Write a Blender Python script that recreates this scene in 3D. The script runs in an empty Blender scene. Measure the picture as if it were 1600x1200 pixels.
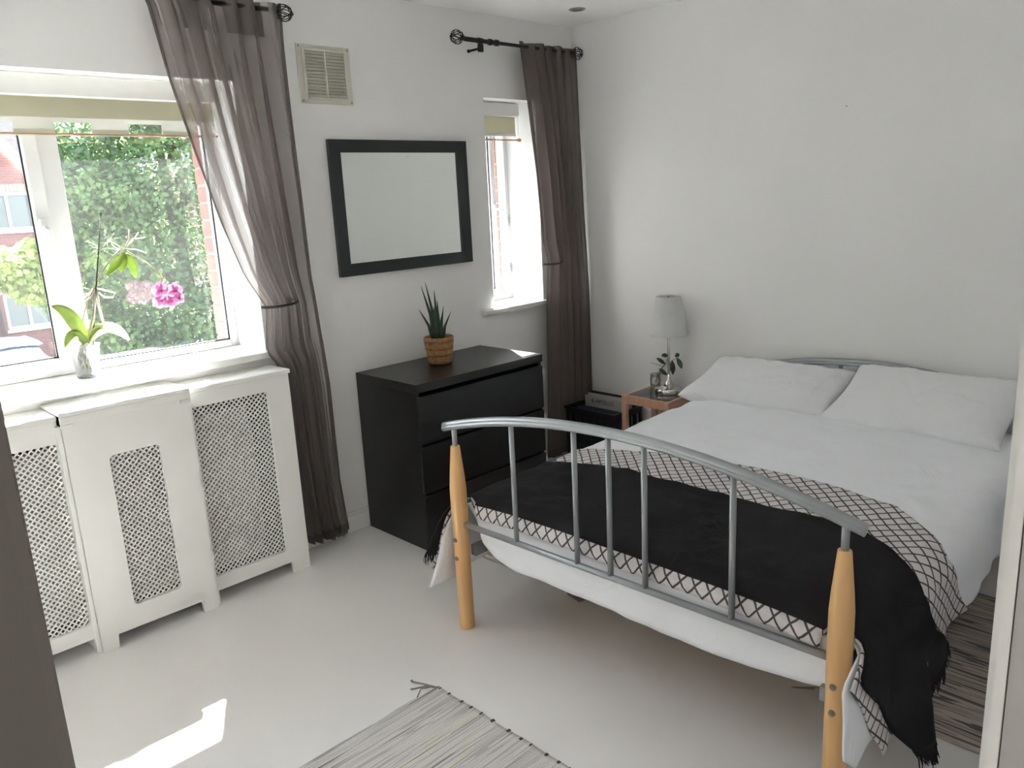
import bpy, bmesh, math, random
import numpy as np
from mathutils import Vector, Matrix, noise
random.seed(7)
rng = np.random.default_rng(7)
SC = bpy.context.scene
COL = SC.collection
PI = math.pi

# ------------------------------------------------------------------ camera
cam_d = bpy.data.cameras.new('camera'); cam = bpy.data.objects.new('camera', cam_d); COL.objects.link(cam)
cam_d.sensor_width = 36; cam_d.sensor_fit = 'HORIZONTAL'; cam_d.lens = 1236.94/1600*36
cam_d.clip_start = 0.02; cam_d.clip_end = 200
yaw, pitch, roll = 0.7698, 0.2325, -0.0508
F = Vector((math.sin(yaw)*math.cos(pitch), math.cos(yaw)*math.cos(pitch), -math.sin(pitch)))
Rr = Vector((math.cos(yaw), -math.sin(yaw), 0)); Uu = Rr.cross(F)
R2 = math.cos(roll)*Rr + math.sin(roll)*Uu; U2 = -math.sin(roll)*Rr + math.cos(roll)*Uu
M = Matrix((R2, U2, -F)).transposed().to_4x4(); M.translation = Vector((-3.3971, -3.1686, 1.5562))
cam.matrix_world = M
SC.camera = cam

# ------------------------------------------------------------------ world, sun, exposure
SKY_STRENGTH = 2.6
SUN_STRENGTH = 95.0
w = bpy.data.worlds.new('sky'); SC.world = w; w.use_nodes = True
nt = w.node_tree; nt.nodes.clear()
wo = nt.nodes.new('ShaderNodeOutputWorld'); bg = nt.nodes.new('ShaderNodeBackground')
tc = nt.nodes.new('ShaderNodeTexCoord'); sp = nt.nodes.new('ShaderNodeSeparateXYZ'); cr = nt.nodes.new('ShaderNodeValToRGB')
nt.links.new(tc.outputs['Generated'], sp.inputs[0]); nt.links.new(sp.outputs['Z'], cr.inputs[0])
cr.color_ramp.elements[0].position = 0.0; cr.color_ramp.elements[0].color = (0.86, 0.89, 0.93, 1)
cr.color_ramp.elements[1].position = 0.8; cr.color_ramp.elements[1].color = (0.62, 0.74, 0.93, 1)
nt.links.new(cr.outputs[0], bg.inputs[0]); bg.inputs[1].default_value = SKY_STRENGTH
nt.links.new(bg.outputs[0], wo.inputs[0])
sd = bpy.data.lights.new('sun', 'SUN'); sd.energy = SUN_STRENGTH; sd.angle = 0.009; sd.color = (1.0, 0.975, 0.945)
sun = bpy.data.objects.new('sun', sd); COL.objects.link(sun)
SUN_DIR = Vector((-0.40, -0.72, -1.0)).normalized()
sun.rotation_euler = SUN_DIR.to_track_quat('-Z', 'Y').to_euler(); sun.location = (3, 6, 9)
for nm, x, z, sx, sz in (('window_portal_large', -2.46, 1.5, 1.34, 1.14), ('window_portal_small', -0.235, 1.5, 0.42, 1.14)):
    pd = bpy.data.lights.new(nm, 'AREA'); pd.shape = 'RECTANGLE'; pd.size = sx; pd.size_y = sz
    pd.cycles.is_portal = True
    po = bpy.data.objects.new(nm, pd); COL.objects.link(po); po.location = (x, 0.45, z); po.rotation_euler = (-PI/2, 0, 0)
hd = bpy.data.lights.new('hall_fill_light', 'AREA'); hd.energy = 6; hd.size = 0.4; hd.color = (1, 0.95, 0.88)  # added fill light in the unseen hall, brightens the door jamb
ho = bpy.data.objects.new('hall_fill_light', hd); COL.objects.link(ho); ho.location = (-2.6, -3.9, 2.44)
SC.view_settings.view_transform = 'Standard'; SC.view_settings.look = 'None'
SC.view_settings.gamma = 1; SC.view_settings.use_curve_mapping = False
SC.view_settings.exposure = 1.62
SC.cycles.use_denoising = True
SC.cycles.max_bounces = 14; SC.cycles.diffuse_bounces = 8; SC.cycles.transparent_max_bounces = 24
SC.cycles.glossy_bounces = 4; SC.cycles.transmission_bounces = 8
SC.cycles.caustics_reflective = False; SC.cycles.caustics_refractive = False
SC.cycles.sample_clamp_indirect = 12

# ------------------------------------------------------------------ materials
class NT:
    def __init__(s, name):
        s.m = bpy.data.materials.new(name); s.m.use_nodes = True; s.t = s.m.node_tree; s.t.nodes.clear()
        s.out = s.n('ShaderNodeOutputMaterial')
    def n(s, typ, **kw):
        nd = s.t.nodes.new(typ)
        for k, v in kw.items():
            if k.startswith('i_'): nd.inputs[k[2:].replace('_', ' ')].default_value = v
            elif k.startswith('n') and k[1:].isdigit(): nd.inputs[int(k[1:])].default_value = v
            else: setattr(nd, k, v)
        return nd
    def l(s, a, b): s.t.links.new(a, b)
    def surf(s, sh): s.l(sh.outputs[0], s.out.inputs[0]); return s.m

def ramp(t, src, stops, interp='LINEAR'):
    r = t.n('ShaderNodeValToRGB'); r.color_ramp.interpolation = interp
    e = r.color_ramp.elements
    while len(e) < len(stops): e.new(0.5)
    for el, (p, c) in zip(e, stops): el.position = p; el.color = (*c, 1)
    t.l(src, r.inputs[0]); return r

def pbr(name, col, rough=0.5, metal=0, spec=0.5, nscale=8, namt=0.04, bump=0.0, bscale=60, coord='Object', stretch=None, sheen=0, coat=0):
    """principled with gentle noise variation of colour and fine bump"""
    t = NT(name); p = t.n('ShaderNodeBsdfPrincipled'); tcn = t.n('ShaderNodeTexCoord')
    mp = t.n('ShaderNodeMapping'); t.l(tcn.outputs[coord], mp.inputs[0])
    if stretch: mp.inputs['Scale'].default_value = stretch
    nz = t.n('ShaderNodeTexNoise', i_Scale=nscale, i_Detail=4.0); t.l(mp.outputs[0], nz.inputs['Vector'])
    a = tuple(max(0, c*(1-namt)) for c in col); b = tuple(min(1, c*(1+namt)) for c in col)
    r = ramp(t, nz.outputs['Fac'], [(0.3, a), (0.7, b)]); t.l(r.outputs[0], p.inputs['Base Color'])
    p.inputs['Roughness'].default_value = rough; p.inputs['Metallic'].default_value = metal
    p.inputs['Specular IOR Level'].default_value = spec
    if sheen: p.inputs['Sheen Weight'].default_value = sheen
    if coat: p.inputs['Coat Weight'].default_value = coat
    if bump:
        n2 = t.n('ShaderNodeTexNoise', i_Scale=bscale, i_Detail=3.0); t.l(mp.outputs[0], n2.inputs['Vector'])
        b_ = t.n('ShaderNodeBump', i_Strength=bump, i_Distance=0.01); t.l(n2.outputs['Fac'], b_.inputs['Height'])
        t.l(b_.outputs[0], p.inputs['Normal'])
    return t.surf(p)

def glassy(name, tint=(1, 1, 1), gloss=0.06, dust=0.05, dustcol=(0.8, 0.82, 0.85), facing=True):
    t = NT(name); tr = t.n('ShaderNodeBsdfTransparent'); tr.inputs[0].default_value = (*tint, 1)
    gl = t.n('ShaderNodeBsdfGlossy'); gl.inputs['Roughness'].default_value = 0.02
    m1 = t.n('ShaderNodeMixShader')
    if facing:
        lw = t.n('ShaderNodeLayerWeight', i_Blend=0.25); mt = t.n('ShaderNodeMath', operation='MULTIPLY_ADD'); mt.inputs[1].default_value = 0.6; mt.inputs[2].default_value = gloss
        t.l(lw.outputs['Fresnel'], mt.inputs[0]); t.l(mt.outputs[0], m1.inputs[0])
    else: m1.inputs[0].default_value = gloss
    t.l(tr.outputs[0], m1.inputs[1]); t.l(gl.outputs[0], m1.inputs[2])
    df = t.n('ShaderNodeBsdfTranslucent'); df.inputs[0].default_value = (*dustcol, 1)
    m2 = t.n('ShaderNodeMixShader'); t.l(m1.outputs[0], m2.inputs[1]); t.l(df.outputs[0], m2.inputs[2])
    nz = t.n('ShaderNodeTexNoise', i_Scale=3.0, i_Detail=5.0); mr = t.n('ShaderNodeMath', operation='MULTIPLY'); mr.inputs[1].default_value = dust*2
    tcn = t.n('ShaderNodeTexCoord'); t.l(tcn.outputs['Object'], nz.inputs['Vector']); t.l(nz.outputs['Fac'], mr.inputs[0]); t.l(mr.outputs[0], m2.inputs[0])
    return t.surf(m2)

def sheer(name, col, transp, transl=0.45):
    t = NT(name); tr = t.n('ShaderNodeBsdfTransparent'); tr.inputs[0].default_value = (0.92, 0.9, 0.9, 1)
    d = t.n('ShaderNodeBsdfDiffuse'); tl = t.n('ShaderNodeBsdfTranslucent')
    tcn = t.n('ShaderNodeTexCoord'); nz = t.n('ShaderNodeTexNoise', i_Scale=3.0, i_Detail=3.0); t.l(tcn.outputs['Object'], nz.inputs['Vector'])
    r = ramp(t, nz.outputs['Fac'], [(0.3, tuple(c*0.93 for c in col)), (0.7, tuple(c*1.07 for c in col))])
    t.l(r.outputs[0], d.inputs[0]); t.l(r.outputs[0], tl.inputs[0])
    m1 = t.n('ShaderNodeMixShader', n0=transl); t.l(d.outputs[0], m1.inputs[1]); t.l(tl.outputs[0], m1.inputs[2])
    lw = t.n('ShaderNodeLayerWeight', i_Blend=0.5); mt = t.n('ShaderNodeMath', operation='MULTIPLY_ADD'); mt.inputs[1].default_value = transp; mt.inputs[2].default_value = 1-transp
    t.l(lw.outputs['Facing'], mt.inputs[0])
    m2 = t.n('ShaderNodeMixShader'); t.l(mt.outputs[0], m2.inputs[0]); t.l(tr.outputs[0], m2.inputs[1]); t.l(m1.outputs[0], m2.inputs[2])
    return t.surf(m2)

def wood(name, c1, c2, rough=0.4, scale=(30, 30, 2), coat=0.0):
    t = NT(name); p = t.n('ShaderNodeBsdfPrincipled'); tcn = t.n('ShaderNodeTexCoord'); mp = t.n('ShaderNodeMapping')
    mp.inputs['Scale'].default_value = scale; t.l(tcn.outputs['Object'], mp.inputs[0])
    nz = t.n('ShaderNodeTexNoise', i_Scale=1.0, i_Detail=6.0, i_Distortion=0.6); t.l(mp.outputs[0], nz.inputs['Vector'])
    r = ramp(t, nz.outputs['Fac'], [(0.3, c1), (0.7, c2)]); t.l(r.outputs[0], p.inputs['Base Color'])
    p.inputs['Roughness'].default_value = rough; p.inputs['Coat Weight'].default_value = coat
    return t.surf(p)

def leafmat(name, c1, c2, transl=0.4, scale=2.0, rough=0.5):
    t = NT(name); p = t.n('ShaderNodeBsdfPrincipled', i_Roughness=rough); tl = t.n('ShaderNodeBsdfTranslucent')
    tcn = t.n('ShaderNodeTexCoord'); nz = t.n('ShaderNodeTexNoise', i_Scale=scale, i_Detail=3.0); t.l(tcn.outputs['Object'], nz.inputs['Vector'])
    r = ramp(t, nz.outputs['Fac'], [(0.35, c1), (0.65, c2)]); t.l(r.outputs[0], p.inputs['Base Color']); t.l(r.outputs[0], tl.inputs[0])
    m = t.n('ShaderNodeMixShader', n0=transl); t.l(p.outputs[0], m.inputs[1]); t.l(tl.outputs[0], m.inputs[2])
    return t.surf(m)

def stripes(name, axis, cols, scale=55, seed=0.0, rough=0.9):
    """rag-rug weave: 1-D bands of random colour, thin dark wefts, slight wobble"""
    t = NT(name); p = t.n('ShaderNodeBsdfPrincipled', i_Roughness=rough); p.inputs['Specular IOR Level'].default_value = 0.1
    tcn = t.n('ShaderNodeTexCoord'); mp = t.n('ShaderNodeMapping'); t.l(tcn.outputs['Object'], mp.inputs[0])
    sc = [1.2, 1.2, 1]; sc[axis] = scale; mp.inputs['Scale'].default_value = sc; mp.inputs['Location'].default_value = (seed, seed*1.7, 0)
    nz = t.n('ShaderNodeTexNoise', i_Scale=1.0, i_Detail=1.5, i_Roughness=0.9); t.l(mp.outputs[0], nz.inputs['Vector'])
    n = len(cols); r = ramp(t, nz.outputs['Fac'], [(0.27+0.46*i/n, c) for i, c in enumerate(cols)], 'CONSTANT')
    mp2 = t.n('ShaderNodeMapping'); t.l(tcn.outputs['Object'], mp2.inputs[0]); s2 = [1.5, 1.5, 1]; s2[axis] = scale*2.6; mp2.inputs['Scale'].default_value = s2
    n2 = t.n('ShaderNodeTexNoise', i_Scale=1.0, i_Detail=2.0); t.l(mp2.outputs[0], n2.inputs['Vector'])
    dk = ramp(t, n2.outputs['Fac'], [(0.30, (0.20, 0.20, 0.21)), (0.38, (1, 1, 1))])
    mx = t.n('ShaderNodeMix', data_type='RGBA', blend_type='MULTIPLY'); mx.inputs[0].default_value = 1
    t.l(r.outputs[0], mx.inputs[6]); t.l(dk.outputs[0], mx.inputs[7])
    n3 = t.n('ShaderNodeTexNoise', i_Scale=220.0, i_Detail=2.0); t.l(tcn.outputs['Object'], n3.inputs['Vector'])
    g = ramp(t, n3.outputs['Fac'], [(0.3, (0.78, 0.78, 0.78)), (0.6, (1, 1, 1))])
    m2 = t.n('ShaderNodeMix', data_type='RGBA', blend_type='MULTIPLY'); m2.inputs[0].default_value = 0.7
    t.l(mx.outputs[2], m2.inputs[6]); t.l(g.outputs[0], m2.inputs[7]); t.l(m2.outputs[2], p.inputs['Base Color'])
    b_ = t.n('ShaderNodeBump', i_Strength=0.5, i_Distance=0.004); t.l(n2.outputs['Fac'], b_.inputs['Height']); t.l(b_.outputs[0], p.inputs['Normal'])
    return t.surf(p)

def lattice_mat(name, cell=0.047, line=0.085):
    """diamond lattice in the weave's own coordinates (UV in metres), puffy bumps between the lines"""
    t = NT(name); p = t.n('ShaderNodeBsdfPrincipled', i_Roughness=0.95); p.inputs['Specular IOR Level'].default_value = 0.1
    uv = t.n('ShaderNodeTexCoord'); sx = t.n('ShaderNodeSeparateXYZ')
    nz = t.n('ShaderNodeTexNoise', i_Scale=26.0, i_Detail=2.0); t.l(uv.outputs['UV'], nz.inputs['Vector'])
    vm = t.n('ShaderNodeVectorMath', operation='MULTIPLY_ADD'); vm.inputs[1].default_value = (0.008, 0.008, 0)
    t.l(nz.outputs['Color'], vm.inputs[0]); t.l(uv.outputs['UV'], vm.inputs[2]); t.l(vm.outputs[0], sx.inputs[0])
    def ln(op):
        a = t.n('ShaderNodeMath', operation=op); t.l(sx.outputs['X'], a.inputs[0]); t.l(sx.outputs['Y'], a.inputs[1])
        b = t.n('ShaderNodeMath', operation='DIVIDE'); t.l(a.outputs[0], b.inputs[0]); b.inputs[1].default_value = cell
        c = t.n('ShaderNodeMath', operation='PINGPONG'); t.l(b.outputs[0], c.inputs[0]); c.inputs[1].default_value = 0.5
        return c
    a, b = ln('ADD'), ln('SUBTRACT')
    mn = t.n('ShaderNodeMath', operation='MINIMUM'); t.l(a.outputs[0], mn.inputs[0]); t.l(b.outputs[0], mn.inputs[1])
    r = ramp(t, mn.outputs[0], [(line*0.75, (0.085, 0.075, 0.076)), (line*1.15, (0.66, 0.62, 0.62))])
    t.l(r.outputs[0], p.inputs['Base Color'])
    n3 = t.n('ShaderNodeTexNoise', i_Scale=500.0, i_Detail=2.0); t.l(uv.outputs['UV'], n3.inputs['Vector'])
    ad = t.n('ShaderNodeMath', operation='MULTIPLY_ADD'); t.l(n3.outputs['Fac'], ad.inputs[0]); ad.inputs[1].default_value = 0.15; t.l(mn.outputs[0], ad.inputs[2])
    bp = t.n('ShaderNodeBump', i_Strength=0.6, i_Distance=0.012); t.l(ad.outputs[0], bp.inputs['Height']); t.l(bp.outputs[0], p.inputs['Normal'])
    return t.surf(p)

def cloth(name, col, wrinkle=0.25, scale=6.0, rough=0.9, fine=0.08, ribs=False, sheen=0.15):
    t = NT(name); p = t.n('ShaderNodeBsdfPrincipled', i_Roughness=rough); p.inputs['Specular IOR Level'].default_value = 0.15; p.inputs['Sheen Weight'].default_value = sheen
    tcn = t.n('ShaderNodeTexCoord'); nz = t.n('ShaderNodeTexNoise', i_Scale=scale, i_Detail=5.0, i_Distortion=1.2); t.l(tcn.outputs['Object'], nz.inputs['Vector'])
    n2 = t.n('ShaderNodeTexNoise', i_Scale=260.0, i_Detail=2.0); t.l(tcn.outputs['Object'], n2.inputs['Vector'])
    r = ramp(t, n2.outputs['Fac'], [(0.3, tuple(c*0.96 for c in col)), (0.7, col)]); t.l(r.outputs[0], p.inputs['Base Color'])
    b1 = t.n('ShaderNodeBump', i_Strength=wrinkle, i_Distance=0.03); t.l(nz.outputs['Fac'], b1.inputs['Height'])
    b2 = t.n('ShaderNodeBump', i_Strength=fine, i_Distance=0.004); t.l(n2.outputs['Fac'], b2.inputs['Height']); t.l(b1.outputs[0], b2.inputs['Normal'])
    last = b2
    if ribs:
        wv = t.n('ShaderNodeTexWave', i_Scale=60.0, i_Distortion=1.0); wv.bands_direction = 'Y'; t.l(tcn.outputs['Object'], wv.inputs['Vector'])
        b3 = t.n('ShaderNodeBump', i_Strength=0.35, i_Distance=0.004); t.l(wv.outputs['Fac'], b3.inputs['Height']); t.l(b2.outputs[0], b3.inputs['Normal']); last = b3
    t.l(last.outputs[0], p.inputs['Normal'])
    return t.surf(p)

def brickmat(name, c1, c2, mortar, scale=1.0, vertical=False):
    t = NT(name); p = t.n('ShaderNodeBsdfPrincipled', i_Roughness=0.9)
    tcn = t.n('ShaderNodeTexCoord'); sx = t.n('ShaderNodeSeparateXYZ'); cb = t.n('ShaderNodeCombineXYZ'); t.l(tcn.outputs['Object'], sx.inputs[0])
    t.l(sx.outputs['Z' if vertical else 'X'], cb.inputs[0]); t.l(sx.outputs['X' if vertical else 'Z'], cb.inputs[1])
    br = t.n('ShaderNodeTexBrick', i_Scale=scale); br.inputs['Brick Width'].default_value = 0.225; br.inputs['Row Height'].default_value = 0.075; br.inputs['Mortar Size'].default_value = 0.008
    br.inputs['Color1'].default_value = (*c1, 1); br.inputs['Color2'].default_value = (*c2, 1); br.inputs['Mortar'].default_value = (*mortar, 1)
    t.l(cb.outputs[0], br.inputs['Vector']); t.l(br.outputs['Color'], p.inputs['Base Color'])
    return t.surf(p)

MT = {}
MT['wall'] = pbr('wall_paint', (0.85, 0.846, 0.843), 0.85, nscale=2, namt=0.015, bump=0.03, bscale=140)
MT['ceil'] = pbr('ceiling_paint', (0.88, 0.876, 0.87), 0.9, nscale=2, namt=0.012, bump=0.02)
MT['floor'] = pbr('painted_floor_boards', (0.82, 0.803, 0.795), 0.36, nscale=1.2, namt=0.04, bump=0.04, bscale=12)
MT['white'] = pbr('white_gloss_paint', (0.84, 0.835, 0.81), 0.4, nscale=4, namt=0.02, bump=0.02, bscale=30)
MT['upvc'] = pbr('white_plastic_frame', (0.72, 0.73, 0.735), 0.3, nscale=3, namt=0.01)
MT['cover'] = pbr('cream_white_satin_paint', (0.80, 0.795, 0.765), 0.45, nscale=5, namt=0.02, bump=0.02, bscale=25)
MT['radiator_paint'] = pbr('shaded_radiator_paint', (0.42, 0.41, 0.40), 0.5)  # white radiator greyed, shade behind the grille put into the colour
MT['black_rubber'] = pbr('black_rubber', (0.02, 0.02, 0.022), 0.6)
MT['brick'] = pbr('red_brick', (0.27, 0.085, 0.065), 0.9, nscale=20, namt=0.2, bump=0.4, bscale=80)
MT['mortar'] = pbr('mortar', (0.22, 0.20, 0.18), 0.95, nscale=40, namt=0.1)
MT['black_wood'] = pbr('black_brown_veneer', (0.012, 0.011, 0.011), 0.33, nscale=6, namt=0.3, bump=0.05, bscale=20, stretch=(1, 8, 8))
MT['black_frame'] = pbr('black_painted_frame', (0.012, 0.015, 0.017), 0.4)
MT['black_void'] = pbr('dark_gap', (0.004, 0.004, 0.004), 0.9)
MT['iron'] = pbr('black_iron', (0.012, 0.012, 0.013), 0.4, metal=0.3)
MT['silver'] = pbr('silver_powder_coat', (0.33, 0.35, 0.36), 0.36, metal=0.55, nscale=30, namt=0.03)
MT['steel'] = pbr('polished_steel', (0.75, 0.72, 0.70), 0.08, metal=1.0)
MT['screw'] = pbr('bolt_metal', (0.35, 0.31, 0.27), 0.35, metal=0.9)
MT['mirror'] = pbr('mirror_silvering', (0.86, 0.90, 0.875), 0.015, metal=1.0, namt=0.0)
MT['pine'] = wood('lacquered_beech', (0.66, 0.37, 0.145), (0.78, 0.48, 0.21), 0.32, (26, 26, 1.8), 0.25)
MT['birch'] = wood('pale_birch', (0.50, 0.27, 0.17), (0.60, 0.35, 0.23), 0.5, (4, 40, 40))
MT['glass'] = glassy('window_glass', (0.95, 0.97, 0.965), 0.05, 0.0035)
MT['clear'] = glassy('clear_plastic', (0.93, 0.94, 0.94), 0.12, 0.12, (0.85, 0.87, 0.88))
MT['vase'] = glassy('vase_glass', (0.97, 0.98, 0.98), 0.10, 0.02)
MT['tabletop'] = glassy('smoked_table_glass', (0.80, 0.77, 0.75), 0.22, 0.04)
MT['curtain'] = sheer('grey_voile', (0.25, 0.215, 0.20), 0.46, 0.45)
MT['curtain_dense'] = sheer('grey_voile_double', (0.15, 0.132, 0.125), 0.30, 0.35)
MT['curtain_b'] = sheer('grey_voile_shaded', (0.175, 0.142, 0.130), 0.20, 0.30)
MT['tie'] = cloth('dark_tie_cord', (0.035, 0.03, 0.034), 0.1)
MT['blind'] = sheer('white_blind_fabric', (0.80, 0.79, 0.74), 0.04, 0.45)
MT['beigeband'] = sheer('cream_blind_fabric', (0.72, 0.70, 0.56), 0.02, 0.4)
MT['duvet'] = cloth('white_cotton', (0.85, 0.865, 0.895), 0.5, 5.0)
MT['pillow'] = cloth('white_pillow_cotton', (0.84, 0.845, 0.86), 0.6, 7.0)
MT['mattress'] = cloth('white_ribbed_mattress', (0.78, 0.79, 0.80), 0.15, 4.0, ribs=True)
MT['black_throw'] = cloth('charcoal_wool', (0.018, 0.016, 0.0175), 0.3, 7.0, fine=0.15, sheen=0)
MT['lattice'] = lattice_mat('lattice_weave')
MT['shade'] = sheer('white_lamp_shade', (0.84, 0.84, 0.84), 0.03, 0.35)
MT['wicker'] = wood('woven_banana_leaf', (0.26, 0.12, 0.045), (0.52, 0.29, 0.13), 0.6, (50, 50, 50))
MT['wicker2'] = wood('woven_banana_leaf_dark', (0.16, 0.065, 0.025), (0.38, 0.19, 0.08), 0.6, (50, 50, 50))
MT['soil'] = pbr('potting_soil', (0.02, 0.015, 0.012), 0.95, nscale=60, namt=0.5, bump=0.6)
MT['snake_leaf'] = leafmat('dark_spiky_leaf', (0.010, 0.028, 0.014), (0.03, 0.06, 0.03), 0.05, 30)
MT['sprig_leaf'] = leafmat('sprig_leaf', (0.025, 0.05, 0.03), (0.05, 0.085, 0.055), 0.15, 20)
MT['orchid_leaf'] = leafmat('orchid_leaf', (0.24, 0.34, 0.07), (0.36, 0.45, 0.13), 0.4, 12)
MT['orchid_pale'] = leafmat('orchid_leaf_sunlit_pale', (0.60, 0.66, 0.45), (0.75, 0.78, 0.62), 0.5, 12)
MT['orchid_stem'] = leafmat('orchid_stem', (0.20, 0.19, 0.08), (0.34, 0.28, 0.15), 0.1, 30)
MT['orchid_root'] = leafmat('orchid_air_root', (0.50, 0.46, 0.40), (0.70, 0.66, 0.58), 0.2, 40)
MT['petal'] = leafmat('orchid_petal', (0.42, 0.10, 0.28), (0.52, 0.26, 0.42), 0.30, 60)
MT['petal_pale'] = leafmat('dry_orchid_petal', (0.62, 0.45, 0.52), (0.75, 0.62, 0.68), 0.5, 40)
MT['lip'] = leafmat('orchid_lip', (0.40, 0.02, 0.18), (0.60, 0.05, 0.30), 0.2, 40)
MT['dark_stick'] = pbr('dark_cane', (0.02, 0.02, 0.016), 0.6)
MT['vent'] = pbr('cream_plastic', (0.64, 0.625, 0.54), 0.5)
MT['crate'] = pbr('black_plastic_crate', (0.008, 0.009, 0.009), 0.45)
MT['sleeve_white'] = pbr('white_card_sleeve', (0.42, 0.40, 0.38), 0.8)
MT['sleeve_dark'] = pbr('dark_card_sleeve', (0.03, 0.03, 0.035), 0.6)
MT['sleeve_blue'] = pbr('blue_card_sleeve', (0.03, 0.05, 0.09), 0.6)
MT['ink'] = pbr('dark_ink', (0.05, 0.05, 0.05), 0.8)
MT['taupe'] = pbr('dark_taupe_paint', (0.10, 0.09, 0.085), 0.6)
MT['greypaint'] = pbr('grey_wall_paint', (0.50, 0.49, 0.475), 0.7)
MT['rug_light'] = stripes('pale_rag_weave', 0, [(0.62, 0.60, 0.57), (0.52, 0.50, 0.48), (0.66, 0.64, 0.58), (0.40, 0.39, 0.38), (0.64, 0.62, 0.60), (0.66, 0.64, 0.50), (0.55, 0.54, 0.53), (0.30, 0.30, 0.30)], 42, 3.1)
MT['rug_warm'] = stripes('warm_rag_weave', 0, [(0.42, 0.36, 0.33), (0.32, 0.27, 0.25), (0.48, 0.43, 0.34), (0.14, 0.13, 0.13), (0.44, 0.38, 0.36), (0.36, 0.33, 0.31), (0.50, 0.42, 0.30), (0.28, 0.22, 0.20)], 42, 8.4)
MT['rug_thread'] = pbr('rug_warp_thread', (0.27, 0.25, 0.23), 0.9)
MT['tassel_warm'] = pbr('brown_tassel_thread', (0.22, 0.17, 0.15), 0.9)
MT['car_blue'] = pbr('car_paint_blue', (0.03, 0.14, 0.50), 0.35, coat=0.3)
MT['car_glass'] = pbr('car_window_glass', (0.05, 0.06, 0.07), 0.05, spec=1.0, coat=1.0)
MT['tyre'] = pbr('tyre', (0.02, 0.02, 0.02), 0.8)
MT['house_brick'] = brickmat('house_brick', (0.135, 0.048, 0.040), (0.17, 0.065, 0.052), (0.15, 0.11, 0.095))
MT['soldier'] = brickmat('buff_soldier_brick', (0.28, 0.21, 0.15), (0.32, 0.24, 0.18), (0.16, 0.13, 0.11), vertical=True)
MT['house_white'] = pbr('house_white_paint', (0.50, 0.50, 0.50), 0.5)
MT['pane'] = pbr('house_window_pane', (0.06, 0.08, 0.075), 0.25, spec=0.8)
MT['slate'] = pbr('roof_slate', (0.13, 0.12, 0.14), 0.8, nscale=10, namt=0.2)
MT['asphalt'] = pbr('asphalt', (0.07, 0.07, 0.07), 0.95, nscale=5, namt=0.15)
MT['tree_leaf'] = leafmat('tree_leaf', (0.035, 0.085, 0.035), (0.11, 0.19, 0.05), 0.42, 0.9)
MT['hedge_leaf'] = leafmat('hedge_leaf', (0.03, 0.075, 0.05), (0.06, 0.12, 0.07), 0.3, 1.5)
MT['bush_leaf'] = leafmat('bush_leaf', (0.16, 0.22, 0.05), (0.30, 0.36, 0.10), 0.45, 1.5)
MT['bark'] = pbr('bark', (0.10, 0.08, 0.06), 0.95, nscale=20, namt=0.3, bump=0.5)

# ------------------------------------------------------------------ mesh helpers
def tag(o, label=None, cat=None, group=None, kind=None):
    if label: o['label'] = label
    if cat: o['category'] = cat
    if group: o['group'] = group
    if kind: o['kind'] = kind
    return o

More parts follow.
